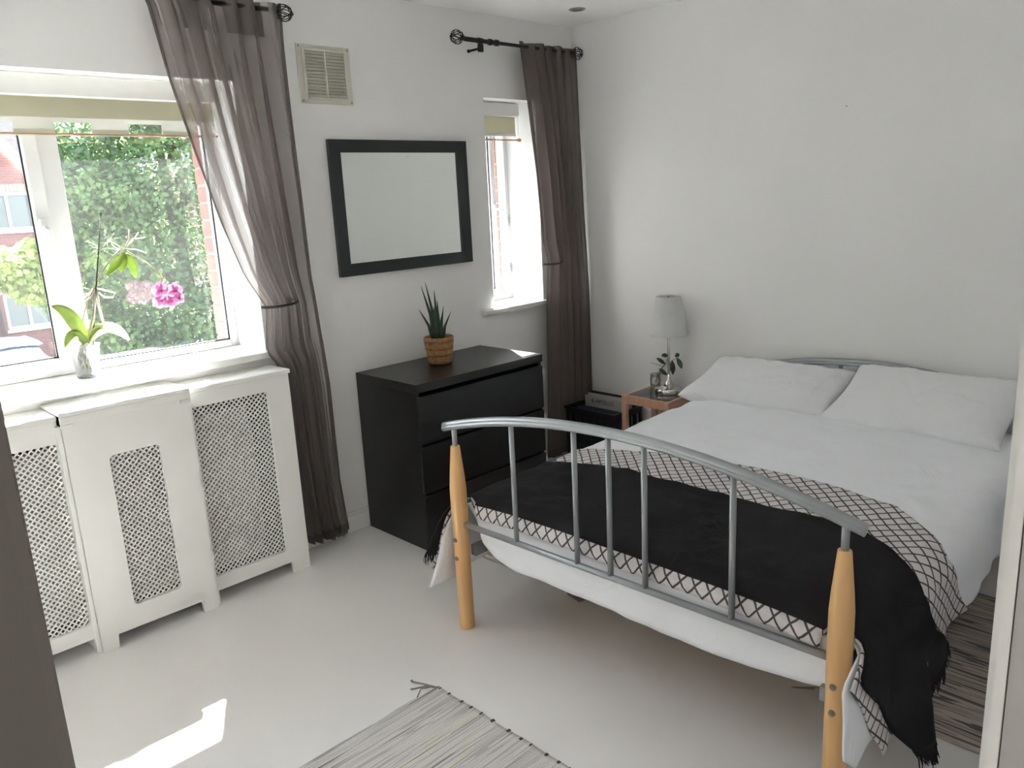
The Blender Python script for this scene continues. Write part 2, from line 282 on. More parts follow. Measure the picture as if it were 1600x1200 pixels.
class MB:
    def __init__(s): s.v = []; s.f = []; s.uv = {}
    def add(s, vs, fs):
        n = len(s.v); s.v += [tuple(v) for v in vs]; s.f += [tuple(i+n for i in f) for f in fs]; return s
    def box(s, x0, x1, y0, y1, z0, z1):
        x0, x1 = min(x0, x1), max(x0, x1); y0, y1 = min(y0, y1), max(y0, y1); z0, z1 = min(z0, z1), max(z0, z1)
        vs = [(x0, y0, z0), (x1, y0, z0), (x1, y1, z0), (x0, y1, z0), (x0, y0, z1), (x1, y0, z1), (x1, y1, z1), (x0, y1, z1)]
        return s.add(vs, [(0, 3, 2, 1), (4, 5, 6, 7), (0, 1, 5, 4), (1, 2, 6, 5), (2, 3, 7, 6), (3, 0, 4, 7)])
    def bar(s, a, b, wx, wy, up=(0, 0, 1)):
        a, b = Vector(a), Vector(b); d = (b-a).normalized(); u = Vector(up)
        if abs(d.dot(u)) > 0.98: u = Vector((1, 0, 0))
        r = d.cross(u).normalized()*wx/2; q = r.cross(d).normalized()*wy/2
        vs = [a-r-q, a+r-q, a+r+q, a-r+q, b-r-q, b+r-q, b+r+q, b-r+q]
        return s.add(vs, [(0, 3, 2, 1), (4, 5, 6, 7), (0, 1, 5, 4), (1, 2, 6, 5), (2, 3, 7, 6), (3, 0, 4, 7)])
    def tube(s, pts, r, n=8, cap=True, closed=False):
        P = [Vector(p) for p in pts]; m = len(P); rs = r if hasattr(r, '__len__') else [r]*m
        base = len(s.v); prev = None
        for i, p in enumerate(P):
            if closed: d = P[(i+1) % m]-P[i-1]
            else: d = P[min(i+1, m-1)]-P[max(i-1, 0)]
            d = d.normalized() if d.length > 1e-9 else Vector((0, 0, 1))
            if prev is None:
                u = Vector((0, 0, 1)) if abs(d.z) < 0.9 else Vector((1, 0, 0)); u = (u-d*u.dot(d)).normalized()
            else:
                u = prev-d*prev.dot(d); u = u.normalized() if u.length > 1e-6 else prev
            prev = u; q = d.cross(u)
            for k in range(n):
                a = 2*PI*k/n; s.v.append(tuple(p+(u*math.cos(a)+q*math.sin(a))*rs[i]))
        rings = m if closed else m-1
        for i in range(rings):
            j = (i+1) % m
            for k in range(n):
                k2 = (k+1) % n; s.f.append((base+i*n+k, base+j*n+k, base+j*n+k2, base+i*n+k2))
        if cap and not closed:
            s.f.append(tuple(base+k for k in range(n))); s.f.append(tuple(base+(m-1)*n+k for k in reversed(range(n))))
        return s
    def lathe(s, prof, c=(0, 0, 0), n=24):
        base = len(s.v)
        for r, z in prof:
            for k in range(n):
                a = 2*PI*k/n; s.v.append((c[0]+r*math.cos(a), c[1]+r*math.sin(a), c[2]+z))
        for i in range(len(prof)-1):
            for k in range(n):
                k2 = (k+1) % n; s.f.append((base+i*n+k, base+i*n+k2, base+(i+1)*n+k2, base+(i+1)*n+k))
        if prof[0][0] > 1e-6 and prof[0] != prof[-1]: s.f.append(tuple(base+k for k in reversed(range(n))))
        if prof[-1][0] > 1e-6 and prof[0] != prof[-1]: s.f.append(tuple(base+(len(prof)-1)*n+k for k in range(n)))
        return s
    def grid(s, P, UV=None):
        nr, nc = len(P), len(P[0]); base = len(s.v)
        for i in range(nr):
            for j in range(nc):
                s.v.append(tuple(P[i][j]))
                if UV is not None: s.uv[base+i*nc+j] = UV[i][j]
        for i in range(nr-1):
            for j in range(nc-1):
                s.f.append((base+i*nc+j, base+i*nc+j+1, base+(i+1)*nc+j+1, base+(i+1)*nc+j))
        return s
    def build(s, name, mat, parent=None, smooth=False, bevel=0, solid=0, origin=None, subsurf=0, seg=2):
        o0 = Vector((0, 0, 0)); q = parent
        while q is not None: o0 += q.location; q = q.parent
        if parent is None and origin is not None: o0 = Vector(origin)
        me = bpy.data.meshes.new(name); me.from_pydata([(x-o0.x, y-o0.y, z-o0.z) for x, y, z in s.v], [], s.f)
        if s.uv:
            ul = me.uv_layers.new(name='UVMap')
            for lp in me.loops: ul.data[lp.index].uv = s.uv.get(lp.vertex_index, (0, 0))
        if smooth:
            for p in me.polygons: p.use_smooth = True
        me.materials.append(MT[mat] if isinstance(mat, str) else mat); me.update()
        o = bpy.data.objects.new(name, me); COL.objects.link(o)
        if parent is not None: o.parent = parent
        elif origin is not None: o.location = origin
        if subsurf: m = o.modifiers.new('sub', 'SUBSURF'); m.levels = subsurf; m.render_levels = subsurf
        if solid: m = o.modifiers.new('solid', 'SOLIDIFY'); m.thickness = solid; m.offset = 0
        if bevel:
            m = o.modifiers.new('bevel', 'BEVEL'); m.width = bevel; m.segments = seg; m.limit_method = 'ANGLE'; m.angle_limit = 0.7
        return o

def empty(name, loc, label, cat, group=None):
    o = bpy.data.objects.new(name, None); o.empty_display_size = 0.1; COL.objects.link(o); o.location = loc
    return tag(o, label, cat, group)
def copytree(o, dloc, parent=None):
    c = o.copy(); COL.objects.link(c)
    if parent is None: c.location = o.location+Vector(dloc)
    else: c.parent = parent
    for ch in list(o.children): copytree(ch, dloc, c)
    return c
def itp(x, tab):
    xs, ys = zip(*tab); return float(np.interp(x, xs, ys))
def sstep(a, b, x):
    t = min(1, max(0, (x-a)/(b-a))); return t*t*(3-2*t)
def S(o): return tag(o, kind='structure')
def nz3(x, y, z): return noise.noise(Vector((x, y, z)))

# ------------------------------------------------------------------ room shell
XR, H = 0.278, 2.469
XL = -3.55; YF = -2.93
W1 = (-3.12, -1.80); W2 = (-0.43, -0.035); WZ0, WZ1 = 0.93, 2.062

S(MB().box(XL-0.1, 0.40, -4.5, 0.3, -0.12, 0).build('floor', 'floor'))
S(MB().box(XL-0.1, 0.40, -4.5, 0.41, H, H+0.12).build('ceiling', 'ceil'))
wb = MB(); ob = MB()
def around(mb, y0, y1, x0, x1, w1, w2, z0, z1, zb, zt):
    for a, b in ((x0, w1[0]), (w1[1], w2[0]), (w2[1], x1)): mb.box(a, b, y0, y1, z0, z1)
    for a, b in (w1, w2): mb.box(a, b, y0, y1, z0, zb); mb.box(a, b, y0, y1, zt, z1)
around(wb, 0, 0.31, XL-0.1, 0.40, W1, W2, 0, H, WZ0, WZ1)
wall_back = S(wb.build('wall_back', 'wall'))
around(ob, 0.312, 0.408, XL-0.1, 0.6, (W1[0]+0.03, W1[1]-0.022), (W2[0]+0.02, W2[1]-0.026), -2.7, 2.6, WZ0-0.02, WZ1+0.02)
outer = ob.build('outer_leaf', 'mortar', wall_back)
# brick jambs seen through the panes: each brick its own piece
def brick_stack(xe, sgn):
    me = None
    for i in range(15):
        z = 0.925+i*0.075
        ln = 0.215 if i % 2 else 0.1025
        x0, x1 = (xe, xe+ln) if sgn > 0 else (xe-ln, xe)
        b = MB().box(x0, x1, 0.314, 0.414, z, z+0.065).build('brick', 'brick', wall_back, bevel=0.003)
brick_stack(-0.066, 1); brick_stack(-1.826, 1)
S(MB().box(XR, XR+0.12, -4.5, 0.0, 0, H).build('wall_right', 'wall'))
S(MB().box(XL-0.1, XL, -4.5, 0.0, 0, H).build('wall_left', 'wall'))
# near wall with the doorway the picture is taken through
wf = MB(); wf.box(XL, -3.44, YF-0.10, YF, 0, H); wf.box(-2.255, XR, YF-0.10, YF, 0, H); wf.box(-3.44, -2.255, YF-0.10, YF, 2.12, H)
S(wf.build('wall_front', 'wall'))
S(MB().box(XL-0.1, 0.40, -4.6, -4.5, 0, H).build('wall_hall', 'greypaint'))
# door jambs
S(MB().box(-3.45, -3.3755, YF-0.125, YF+0.004, 0, 2.12).build('trim_1', 'taupe', bevel=0.002))
S(MB().box(-2.281, -2.255, YF-0.013, YF, 0, 2.12).build('trim_2', 'white'))
S(MB().box(-2.2545, -2.205, YF, YF+0.014, 0, 2.17).build('trim_7', 'white'))
S(MB().box(-2.278, -2.255, YF-0.11, YF-0.0150, 0, 2.12).build('trim_3', 'greypaint'))
# skirting
def skirt(name, segs):
    m = MB()
    for x0, x1, y0, y1 in segs:
        m.box(x0, x1, y0, y1, 0, 0.085)
        if x1-x0 > y1-y0: m.box(x0, x1, y0+0.006, y1, 0.085, 0.10)
        else: m.box(x0+0.006, x1, y0, y1, 0.085, 0.10)
    return S(m.build(name, 'white', bevel=0.002))
skirt('baseboard_back', [(-1.79, XR-0.016, -0.015, 0.0), (XL, -3.13, -0.015, 0)])
skirt('baseboard_right', [(XR-0.015, XR, YF, 0)])
S(MB().box(XL-0.2, 0.8, 0.41, 0.74, 2.42, 2.56).build('trim_4', 'house_white'))   # eaves outside

# ------------------------------------------------------------------ windows
def sill(name, x0, x1, y0):
    m = MB().box(x0, x1, y0, 0.31, WZ0, 0.96); return S(m.build(name, 'white', bevel=0.006, seg=3))
sill('trim_5', -3.13, -1.795, -0.045)
m = MB(); m.box(-0.52, 0.055, -0.035, 0.0, WZ0+0.005, 0.96); m.box(W2[0]+.001, W2[1]-.001, 0.0, 0.31, WZ0+0.005, 0.96)
S(m.build('trim_6', 'white', bevel=0.004, seg=3))

def frame_rect(m, x0, x1, z0, z1, y0, y1, wd, wt=None):
    wt = wt or wd
    m.box(x0, x0+wd, y0, y1, z0, z1); m.box(x1-wd, x1, y0, y1, z0, z1)
    m.box(x0+wd, x1-wd, y0, y1, z0, z0+wt); m.box(x0+wd, x1-wd, y0, y1, z1-wt, z1); return m
win1 = S(frame_rect(MB(), W1[0]+.001, W1[1]-.001, 0.961, WZ1-.001, 0.245, 0.309, 0.032, 0.03).box(-2.49, -2.41, 0.245, 0.309, 0.99, 2.03).build('window_1', 'upvc', bevel=0.004))
frame_rect(MB(), -3.085, -2.485, 0.985, 2.035, 0.225, 0.285, 0.052, 0.045).build('window_sash', 'upvc', win1, bevel=0.005)
MB().box(-3.033, -2.537, 0.256, 0.262, 1.03, 1.99).build('glass_pane', 'glass', win1)
MB().box(-2.41, -1.833, 0.272, 0.278, 0.991, 2.031).build('glass_pane', 'glass', win1)
g = frame_rect(MB(), -3.034, -2.536, 1.029, 1.991, 0.250, 0.255, 0.007); frame_rect(g, -2.411, -1.832, 0.990, 2.032, 0.262, 0.270, 0.006)
g.build('gasket', 'black_rubber', win1)
hnd = MB(); hnd.box(-2.528, -2.502, 0.205, 0.226, 1.50, 1.56); hnd.tube([(-2.515, 0.205, 1.53), (-2.513, 0.185, 1.52), (-2.510, 0.180, 1.45), (-2.504, 0.184, 1.37)], [0.009, 0.011, 0.010, 0.008], 10)
hnd.build('window_handle', 'upvc', win1, smooth=False, bevel=0.002)
win2 = S(frame_rect(MB(), W2[0]+.001, W2[1]-.001, 0.961, WZ1-.001, 0.245, 0.309, 0.027, 0.032).build('window_2', 'upvc', bevel=0.004))
frame_rect(MB(), -0.395, -0.150, 0.99, 2.035, 0.235, 0.28, 0.030, 0.040).build('window_sash', 'upvc', win2, bevel=0.004)
MB().box(-0.150, -0.063, 0.2815, 0.287, 0.993, 2.03).build('glass_pane', 'glass', win2)
MB().box(-0.366, -0.179, 0.258, 0.263, 1.029, 1.996).build('glass_pane', 'glass', win2)
g = frame_rect(MB(), -0.366, -0.179, 1.029, 1.996, 0.250, 0.256, 0.006); g.box(-0.150, -0.147, 0.262, 0.281, 0.99, 2.03); g.build('gasket', 'black_rubber', win2)
hd2 = MB(); hd2.box(-0.176, -0.154, 0.222, 0.2345, 1.455, 1.515); hd2.tube([(-0.165, 0.222, 1.49), (-0.165, 0.200, 1.488), (-0.140, 0.196, 1.478), (-0.120, 0.204, 1.470)], 0.007, 8)
hd2.build('window_handle', 'upvc', win2)
for z in (1.42, 1.14):
    m = MB(); m.box(-0.068, -0.058, 0.232, 0.246, z-0.03, z+0.03); m.box(-0.058, -0.049, 0.236, 0.246, z-0.018, z+0.018); m.build('hinge', 'silver', win2)

# ------------------------------------------------------------------ bed geometry (shared drape)
YC, HF, RB = -1.78, 0.66, 0.085
def ztop(a): return 0.500 + 0.055*sstep(-1.6, -0.3, a)
def drape_raw(a, u, fl=0.10, wave=0.0, ph=0.0):
    s = 1 if u > 0 else -1; au = abs(u); d = 0
    if au <= HF: yy, dz = au, 0
    elif au <= HF+RB*PI/2: th = (au-HF)/RB; yy = HF+RB*math.sin(th); dz = -RB*(1-math.cos(th))
    else: d = au-HF-RB*PI/2; yy = HF+RB+d*math.sin(fl); dz = -RB-d*math.cos(fl)
    zt = ztop(a) - 0.018*min(1, au/HF)**4
    xf, rb = -1.592, 0.045; x, z = a, zt+dz
    if a < xf:
        wgt = 1-sstep(0.650, 0.664, au); e = xf-a
        if e < rb*PI/2: bx, bz = xf-rb*math.sin(e/rb), -rb*(1-math.cos(e/rb))
        else: bx, bz = xf-rb, -rb-(e-rb*PI/2)
        x = a*(1-wgt)+bx*wgt; z = z+bz*wgt
    if d > 0: yy += wave*(math.sin(13*x+ph)+0.6*math.sin(27*x+2*ph))*min(1, d/0.15)
    return Vector((x, YC-s*yy, z))
def drape(a, u, off, **k):
    e = 0.004
    p = drape_raw(a, u, **k); da = drape_raw(a+e, u, **k)-drape_raw(a-e, u, **k); du = drape_raw(a, u+e, **k)-drape_raw(a, u-e, **k)
    n = du.cross(da)
    n = n.normalized() if n.length > 1e-12 else Vector((0, 0, 1))
    if n.z < -0.05: n = -n
    return p, n
def sheet(Lu, Ru, Ba, Fa, off, ns, ncx, namp, nsc, seed, uv=True, **k):
    P, UV = [], []
    for i in range(ns+1):
        s = i/ns; row, ur = [], []
        ul, urr = itp(s, Lu), itp(s, Ru)
        for j in range(ncx+1):
            t = j/ncx; u = ul+(urr-ul)*t; a0, a1 = itp(u, Ba), itp(u, Fa); a = a0+(a1-a0)*s
            p, n = drape(a, u, off, **k)
            h = off+namp*(nz3(a*nsc+seed, u*nsc, seed)+0.5*nz3(a*nsc*2.3, u*nsc*2.3+seed, seed))
            row.append(p+n*h); ur.append((a, u))
        P.append(row); UV.append(ur)
    return P, UV

bed = empty('bed', (-0.7, YC, 0), 'double bed frame with silver arched metal foot rail and beech posts', 'bed')
PX = lambda y: -1.6847+(y+1.0968)*(-1.6553+1.6847)/(-2.4683+1.0968)
for y in (-1.0968, -2.4683):
    prof = [(0.0, 0.0), (0.0275, 0.0), (0.0285, 0.004), (0.0290, 0.30), (0.0305, 0.45), (0.0300, 0.55), (0.0265, 0.60), (0.0165, 0.706), (0.0150, 0.7085), (0.0, 0.7085)]
    post = MB().lathe(prof, (PX(y), y, 0), 28).build('wooden_post', 'pine', bed, smooth=True)
    tag(post, 'tapered beech wood foot post')
    MB().tube([(PX(y), y, 0.705), (PX(y), y, 0.775)], 0.0095, 12).build('post_tube', 'silver', post, smooth=True)
    for z in (0.357, 0.285):
        MB().tube([(PX(y)-0.0275, y, z), (PX(y)-0.0325, y, z)], 0.0085, 12).tube([(PX(y)-0.0325, y, z), (PX(y)-0.0345, y, z)], 0.0045, 6).build('bolt_head', 'screw', post)
def arch(y, xf, z0, dz, hw=0.735): return (xf(y), y, z0+dz*(1-((y-YC)/hw)**2))
m = MB(); ys = np.linspace(YC+0.735, YC-0.735, 40); pts = [arch(y, PX, 0.770, 0.105) for y in ys]
m.tube([(x, y, z+0.004) for x, y, z in pts], 0.0125, 12); m.tube([(x-0.004, y, z-0.006) for x, y, z in pts], 0.0105, 12)
m.build('top_rail', 'silver', bed, smooth=True)
MB().tube([(PX(y), y, 0.416) for y in (-1.12, -1.7, -2.445)], 0.0105, 12).build('lower_rail', 'silver', bed, smooth=True)
for y in (-1.380, -1.645, -1.775, -1.901, -2.178):
    MB().tube([(PX(y), y, 0.416), (PX(y), y, arch(y, PX, 0.770, 0.105)[2])], 0.0088, 12).build('upright_bar', 'silver', bed, smooth=True)
HX = lambda y: 0.235
for y in (-1.10, -2.46): MB().lathe([(0, 0), (0.024, 0), (0.026, 0.4), (0.015, 0.56), (0, 0.56)], (0.235, y, 0), 20).build('head_post', 'pine', bed, smooth=True)
m = MB(); pts = [arch(y, HX, 0.612, 0.122) for y in ys]; m.tube(pts, 0.0125, 12); m.tube([(x-0.004, y, z-0.012) for x, y, z in pts], 0.010, 10); m.build('head_rail', 'silver', bed, smooth=True)
MB().tube([(0.235, -1.10, 0.40), (0.235, -2.46, 0.40)], 0.01, 10).build('head_lower_rail', 'silver', bed, smooth=True)
for y in (-1.38, -1.645, -1.78, -1.90, -2.178): MB().tube([(0.235, y, 0.40), (0.235, y, arch(y, HX, 0.612, 0.122)[2])], 0.0085, 10).build('head_bar', 'silver', bed, smooth=True)
for y in (-1.125, -2.435): MB().box(-1.655, 0.21, y-0.012, y+0.012, 0.285, 0.325).build('side_rail', 'silver', bed)
MB().box(-1.60, 0.2, YC-0.02, YC+0.02, 0.27, 0.298).build('centre_rail', 'silver', bed)
for i in range(14):
    x = -1.53+i*0.125; MB().box(x-0.03, x+0.03, -2.42, -1.14, 0.300, 0.312).build('slat', 'pine', bed)

mt = MB().box(-1.612, 0.205, -2.43, -1.13, 0.314, 0.462).build('mattress', 'mattress', bevel=0.035, seg=4, origin=(-0.7, YC, 0.314))
tag(mt, 'white ribbed mattress lying on the bed frame under the duvet', 'mattress')

# duvet
Fd = [(-1.03, -1.775), (-0.85, -1.72), (-0.70, -1.635), (-0.655, -1.66), (-0.62, -1.76), (-0.55, -1.805), (-0.45, -1.832), (0.2, -1.84), (0.45, -1.825), (0.60, -1.800), (0.652, -1.785), (0.662, -1.64), (0.74, -1.64), (0.775, -1.76), (0.93, -1.80), (1.0, -1.72)]
P, UV = sheet([(0, -0.96), (0.5, -0.99), (0.8, -0.97), (1, -1.03)], [(0, 0.98), (0.4, 0.95), (0.6, 0.93), (0.85, 0.97), (1, 1.0)],
              [(-1.1, 0.10), (1.1, 0.10)], Fd, 0.0, 110, 150, 0.013, 5.0, 1.3, wave=0.008)
duv = MB().grid(P, UV).build('duvet', 'duvet', smooth=True, solid=0.006, origin=(-0.7, YC, 0.5))
tag(duv, 'plain white cotton duvet spread over the bed, hanging down both sides', 'duvet')
# lattice throw
Bl = [(-0.95, -1.20), (-0.72, -1.03), (-0.5, -0.955), (-0.2, -0.885), (0.05, -0.862), (0.3, -0.870), (0.54, -0.906), (0.66, -0.99), (0.74, -1.06), (0.82, -1.02), (0.94, -0.95), (1.1, -1.1)]
Fl = [(-0.97, -1.765), (-0.80, -1.70), (-0.69, -1.635), (-0.65, -1.65), (-0.60, -1.668), (0, -1.672), (0.62, -1.675), (0.652, -1.67), (0.664, -1.635), (0.735, -1.645), (0.775, -1.76), (0.86, -1.69), (0.95, -1.64), (1.03, -1.585)]
P, UV = sheet([(0, -0.88), (1, -0.96)], [(0, 0.935), (0.3, 0.95), (0.6, 0.99), (1, 1.04)], Bl, Fl, 0.014, 60, 130, 0.006, 6.0, 4.4, wave=0.012, ph=0.4)
lt = MB().grid(P, UV).build('patterned_throw', 'lattice', smooth=True, solid=0.005, origin=(-1.3, YC, 0.5))
tag(lt, 'off-white throw with dark diamond lattice pattern, spread across the duvet under the black blanket', 'throw')
# black blanket + fringe
Bb = [(-0.92, -1.45), (-0.7, -1.21), (-0.5, -1.165), (-0.3, -1.140), (0.23, -1.150), (0.51, -1.120), (0.64, -1.20), (0.75, -1.29), (0.86, -1.23), (0.98, -1.09), (1.1, -1.25)]
Fb = [(-0.92, -1.80), (-0.80, -1.73), (-0.69, -1.632), (-0.62, -1.633), (0.65, -1.635), (0.735, -1.64), (0.775, -1.72), (0.86, -1.635), (0.95, -1.575), (1.05, -1.49), (1.1, -1.45)]
Lb, Rb_ = [(0, -0.83), (1, -0.88)], [(0, 0.97), (0.35, 1.01), (0.7, 1.09), (1, 1.07)]
bk = dict(wave=0.020, ph=1.1, fl=0.14)
P, UV = sheet(Lb, Rb_, Bb, Fb, 0.024, 60, 130, 0.008, 7.0, 9.1, **bk)
blk = empty('black_blanket', (-1.4, YC, 0.5), 'black woollen blanket with fringed ends folded across the foot of the bed', 'blanket')
MB().grid(P, UV).build('blanket_cloth', 'black_throw', blk, smooth=True, solid=0.006)
m = MB()
for side in (0, -1):
    for i in range(150):
        s = (i+random.uniform(-.3, .3))/149; s = min(1, max(0, s)); k0 = s*(len(P)-1); i0 = int(min(k0, len(P)-2)); fr = k0-i0
        p = P[i0][side].lerp(P[i0+1][side], fr); q = P[i0][1 if side == 0 else -2]; d = (p-q).normalized()
        L = random.uniform(0.035, 0.06); d2 = (d+Vector((random.uniform(-.45, .45), random.uniform(-.25, .25), -0.5))).normalized()
        e1 = p+d*L*0.5; e2 = e1+d2*L*0.6
        m.tube([p-d*0.004, e1, e2], [0.0028, 0.0022, 0.0012], 4)
tag(m.build('fringe', 'black_throw', blk), kind='stuff')

# pillows
def pillow(name, c, w, h, T, tilt, twist, seed, label):
    n1, n2 = 36, 26; top, bot = [], []
    qa = Vector((math.cos(tilt), 0, math.sin(tilt))); pa = Vector((0, -1, 0)); nn = Vector((-math.sin(tilt), 0, math.cos(tilt)))
    rot = Matrix.Rotation(twist, 3, 'Z')
    def pt(p, q, sg):
        ox = 1-0.085*(1-p*p)**1; oy = 1-0.06*(1-q*q)
        y, x = w/2*p*oy, h/2*q*ox
        th = T/2*(max(0, (1-p**4))**0.5*max(0, (1-q**4))**0.5)**0.9
        th *= 1+0.10*nz3(p*1.5+seed, q*1.5, sg)
        e = 1-max(abs(p), abs(q))
        wr = 0.007*nz3(p*6+seed, q*5, seed)+0.004*math.sin(22*p+6*q*seed)*math.exp(-abs(abs(q)-0.9)*8)
        v = pa*y+qa*x+nn*(sg*th+wr*min(1, e*6)+0.012*(p*p)*(q*q))
        return Vector(c)+rot@v
    m = MB()
    ps = [math.sin(PI/2*(2*i/n1-1)) for i in range(n1+1)]; qs = [math.sin(PI/2*(2*i/n2-1)) for i in range(n2+1)]
    m.grid([[pt(p, q, 1) for q in qs] for p in ps]); m.grid([[pt(p, q, -1) for q in reversed(qs)] for p in ps])
    o = m.build(name, 'pillow', smooth=True, origin=c)
    bm = bmesh.new(); bm.from_mesh(o.data); bmesh.ops.remove_doubles(bm, verts=bm.verts, dist=0.0004); bmesh.ops.recalc_face_normals(bm, faces=bm.faces)
    for f in bm.faces: f.smooth = True
    bm.to_mesh(o.data); bm.free()
    return tag(o, label, 'pillow', 'pillows at the head of the bed')
pillow('pillow', (0.045, -1.372, 0.604), 0.73, 0.42, 0.155, 0.27, 0.03, 1.7, 'white pillow nearer the bedside table and lamp')
pillow('pillow', (0.040, -2.075, 0.622), 0.70, 0.44, 0.16, 0.38, -0.02, 5.2, 'white pillow farther from the bedside table, nearer the doorway')

# ------------------------------------------------------------------ chest of drawers
cx0, cx1, cy0, cy1, ct = -1.3696, -0.5696, -0.4797, -0.016, 0.78
ch = empty('chest_of_drawers', ((cx0+cx1)/2, -0.25, 0), 'black-brown chest of three handleless drawers under the black framed mirror', 'chest of drawers')
MB().box(cx0, cx1, cy0, cy1, 0.742, ct).build('top_panel', 'black_wood', ch, bevel=0.001)
for x in (cx0, cx1-0.02): MB().box(x, x+0.02, cy0+0.012, cy1, 0.0, 0.741).build('side_panel', 'black_wood', ch, bevel=0.001)
MB().box(cx0+0.021, cx1-0.021, cy1-0.006, cy1, 0.03, 0.741).build('back_panel', 'black_wood', ch)
MB().box(cx0+0.021, cx1-0.021, cy0+0.03, cy0+0.045, 0.0, 0.06).build('plinth', 'black_wood', ch)
for z0, z1 in ((0.505, 0.722), (0.275, 0.490), (0.045, 0.260)):
    d = MB().box(cx0+0.001, cx1-0.001, cy0, cy0+0.011, z0, z1).build('drawer', 'black_wood', ch, bevel=0.001)
    MB().box(cx0+0.03, cx1-0.03, cy0+0.0115, cy1-0.02, z0+0.02, z1-0.03).build('drawer_box', 'black_void', d)
    tag(MB().box(cx1-0.003, cx1+0.006, cy0-0.003, cy0+0.03, z1-0.045, z1-0.018).build('plastic_tab', 'upvc', d), 'small white tab at the drawer edge')

# ------------------------------------------------------------------ mirror
mx0, mx1, mz0, mz1 = -1.3993, -0.5876, 1.2328, 1.8412
mir = empty('wall_mirror', ((mx0+mx1)/2, 0, 1.54), 'black framed rectangular mirror hanging above the chest of drawers', 'mirror')
m = MB(); fw = 0.062
o_ = [(mx0, mz0), (mx1, mz0), (mx1, mz1), (mx0, mz1)]; i_ = [(mx0+fw, mz0+fw-.006), (mx1-fw, mz0+fw-.006), (mx1-fw, mz1-fw+.006), (mx0+fw, mz1-fw+.006)]
for k in range(4):
    k2 = (k+1) % 4; a, b, c, d = o_[k], o_[k2], i_[k2], i_[k]
    vs = [(a[0], -0.024, a[1]), (b[0], -0.024, b[1]), (c[0], -0.018, c[1]), (d[0], -0.018, d[1]), (a[0], -0.002, a[1]), (b[0], -0.002, b[1]), (c[0], -0.002, c[1]), (d[0], -0.002, d[1])]
    m.add(vs, [(0, 1, 2, 3), (7, 6, 5, 4), (0, 4, 5, 1), (1, 5, 6, 2), (2, 6, 7, 3), (3, 7, 4, 0)])
m.build('mirror_frame', 'black_frame', mir, bevel=0.0015)
MB().box(mx0+fw-.004, mx1-fw+.004, -0.010, -0.004, mz0+fw-.01, mz1-fw+.01).build('mirror_glass', 'mirror', mir)

# ------------------------------------------------------------------ wall vent
vx0, vx1, vz0, vz1 = -1.5014, -1.2374, 1.9903, 2.2308
vn = empty('wall_vent', ((vx0+vx1)/2, 0, 2.11), 'cream plastic louvred air vent high on the wall between the curtain and the mirror', 'vent')
m = frame_rect(MB(), vx0, vx1, vz0, vz1, -0.008, -0.001, 0.035, 0.026); frame_rect(m, vx0+0.022, vx1-0.022, vz0+0.016, vz1-0.016, -0.014, -0.008, 0.012, 0.010)
m.build('vent_frame', 'vent', vn, bevel=0.001)
MB().box(vx0+.03, vx1-.03, -0.002, -0.0005, vz0+.02, vz1-.02).build('vent_back', 'greypaint', vn)
for i in range(14):
    z = vz0+0.034+i*0.0133
    MB().bar((vx0+0.035, -0.008, z), (vx1-0.035, -0.008, z), 0.0125, 0.0016, up=(0, -0.75, 0.62)).build('louvre', 'vent', vn)
MB().box((vx0+vx1)/2-0.003, (vx0+vx1)/2+0.003, -0.015, -0.003, vz0+0.026, vz1-0.026).build('centre_rib', 'vent', vn)
for x in (vx0+0.010, vx1-0.010):
    for z in (vz0+0.010, vz1-0.010): MB().tube([(x, -0.008, z), (x, -0.0105, z)], 0.0042, 10).build('vent_screw', 'screw', vn)

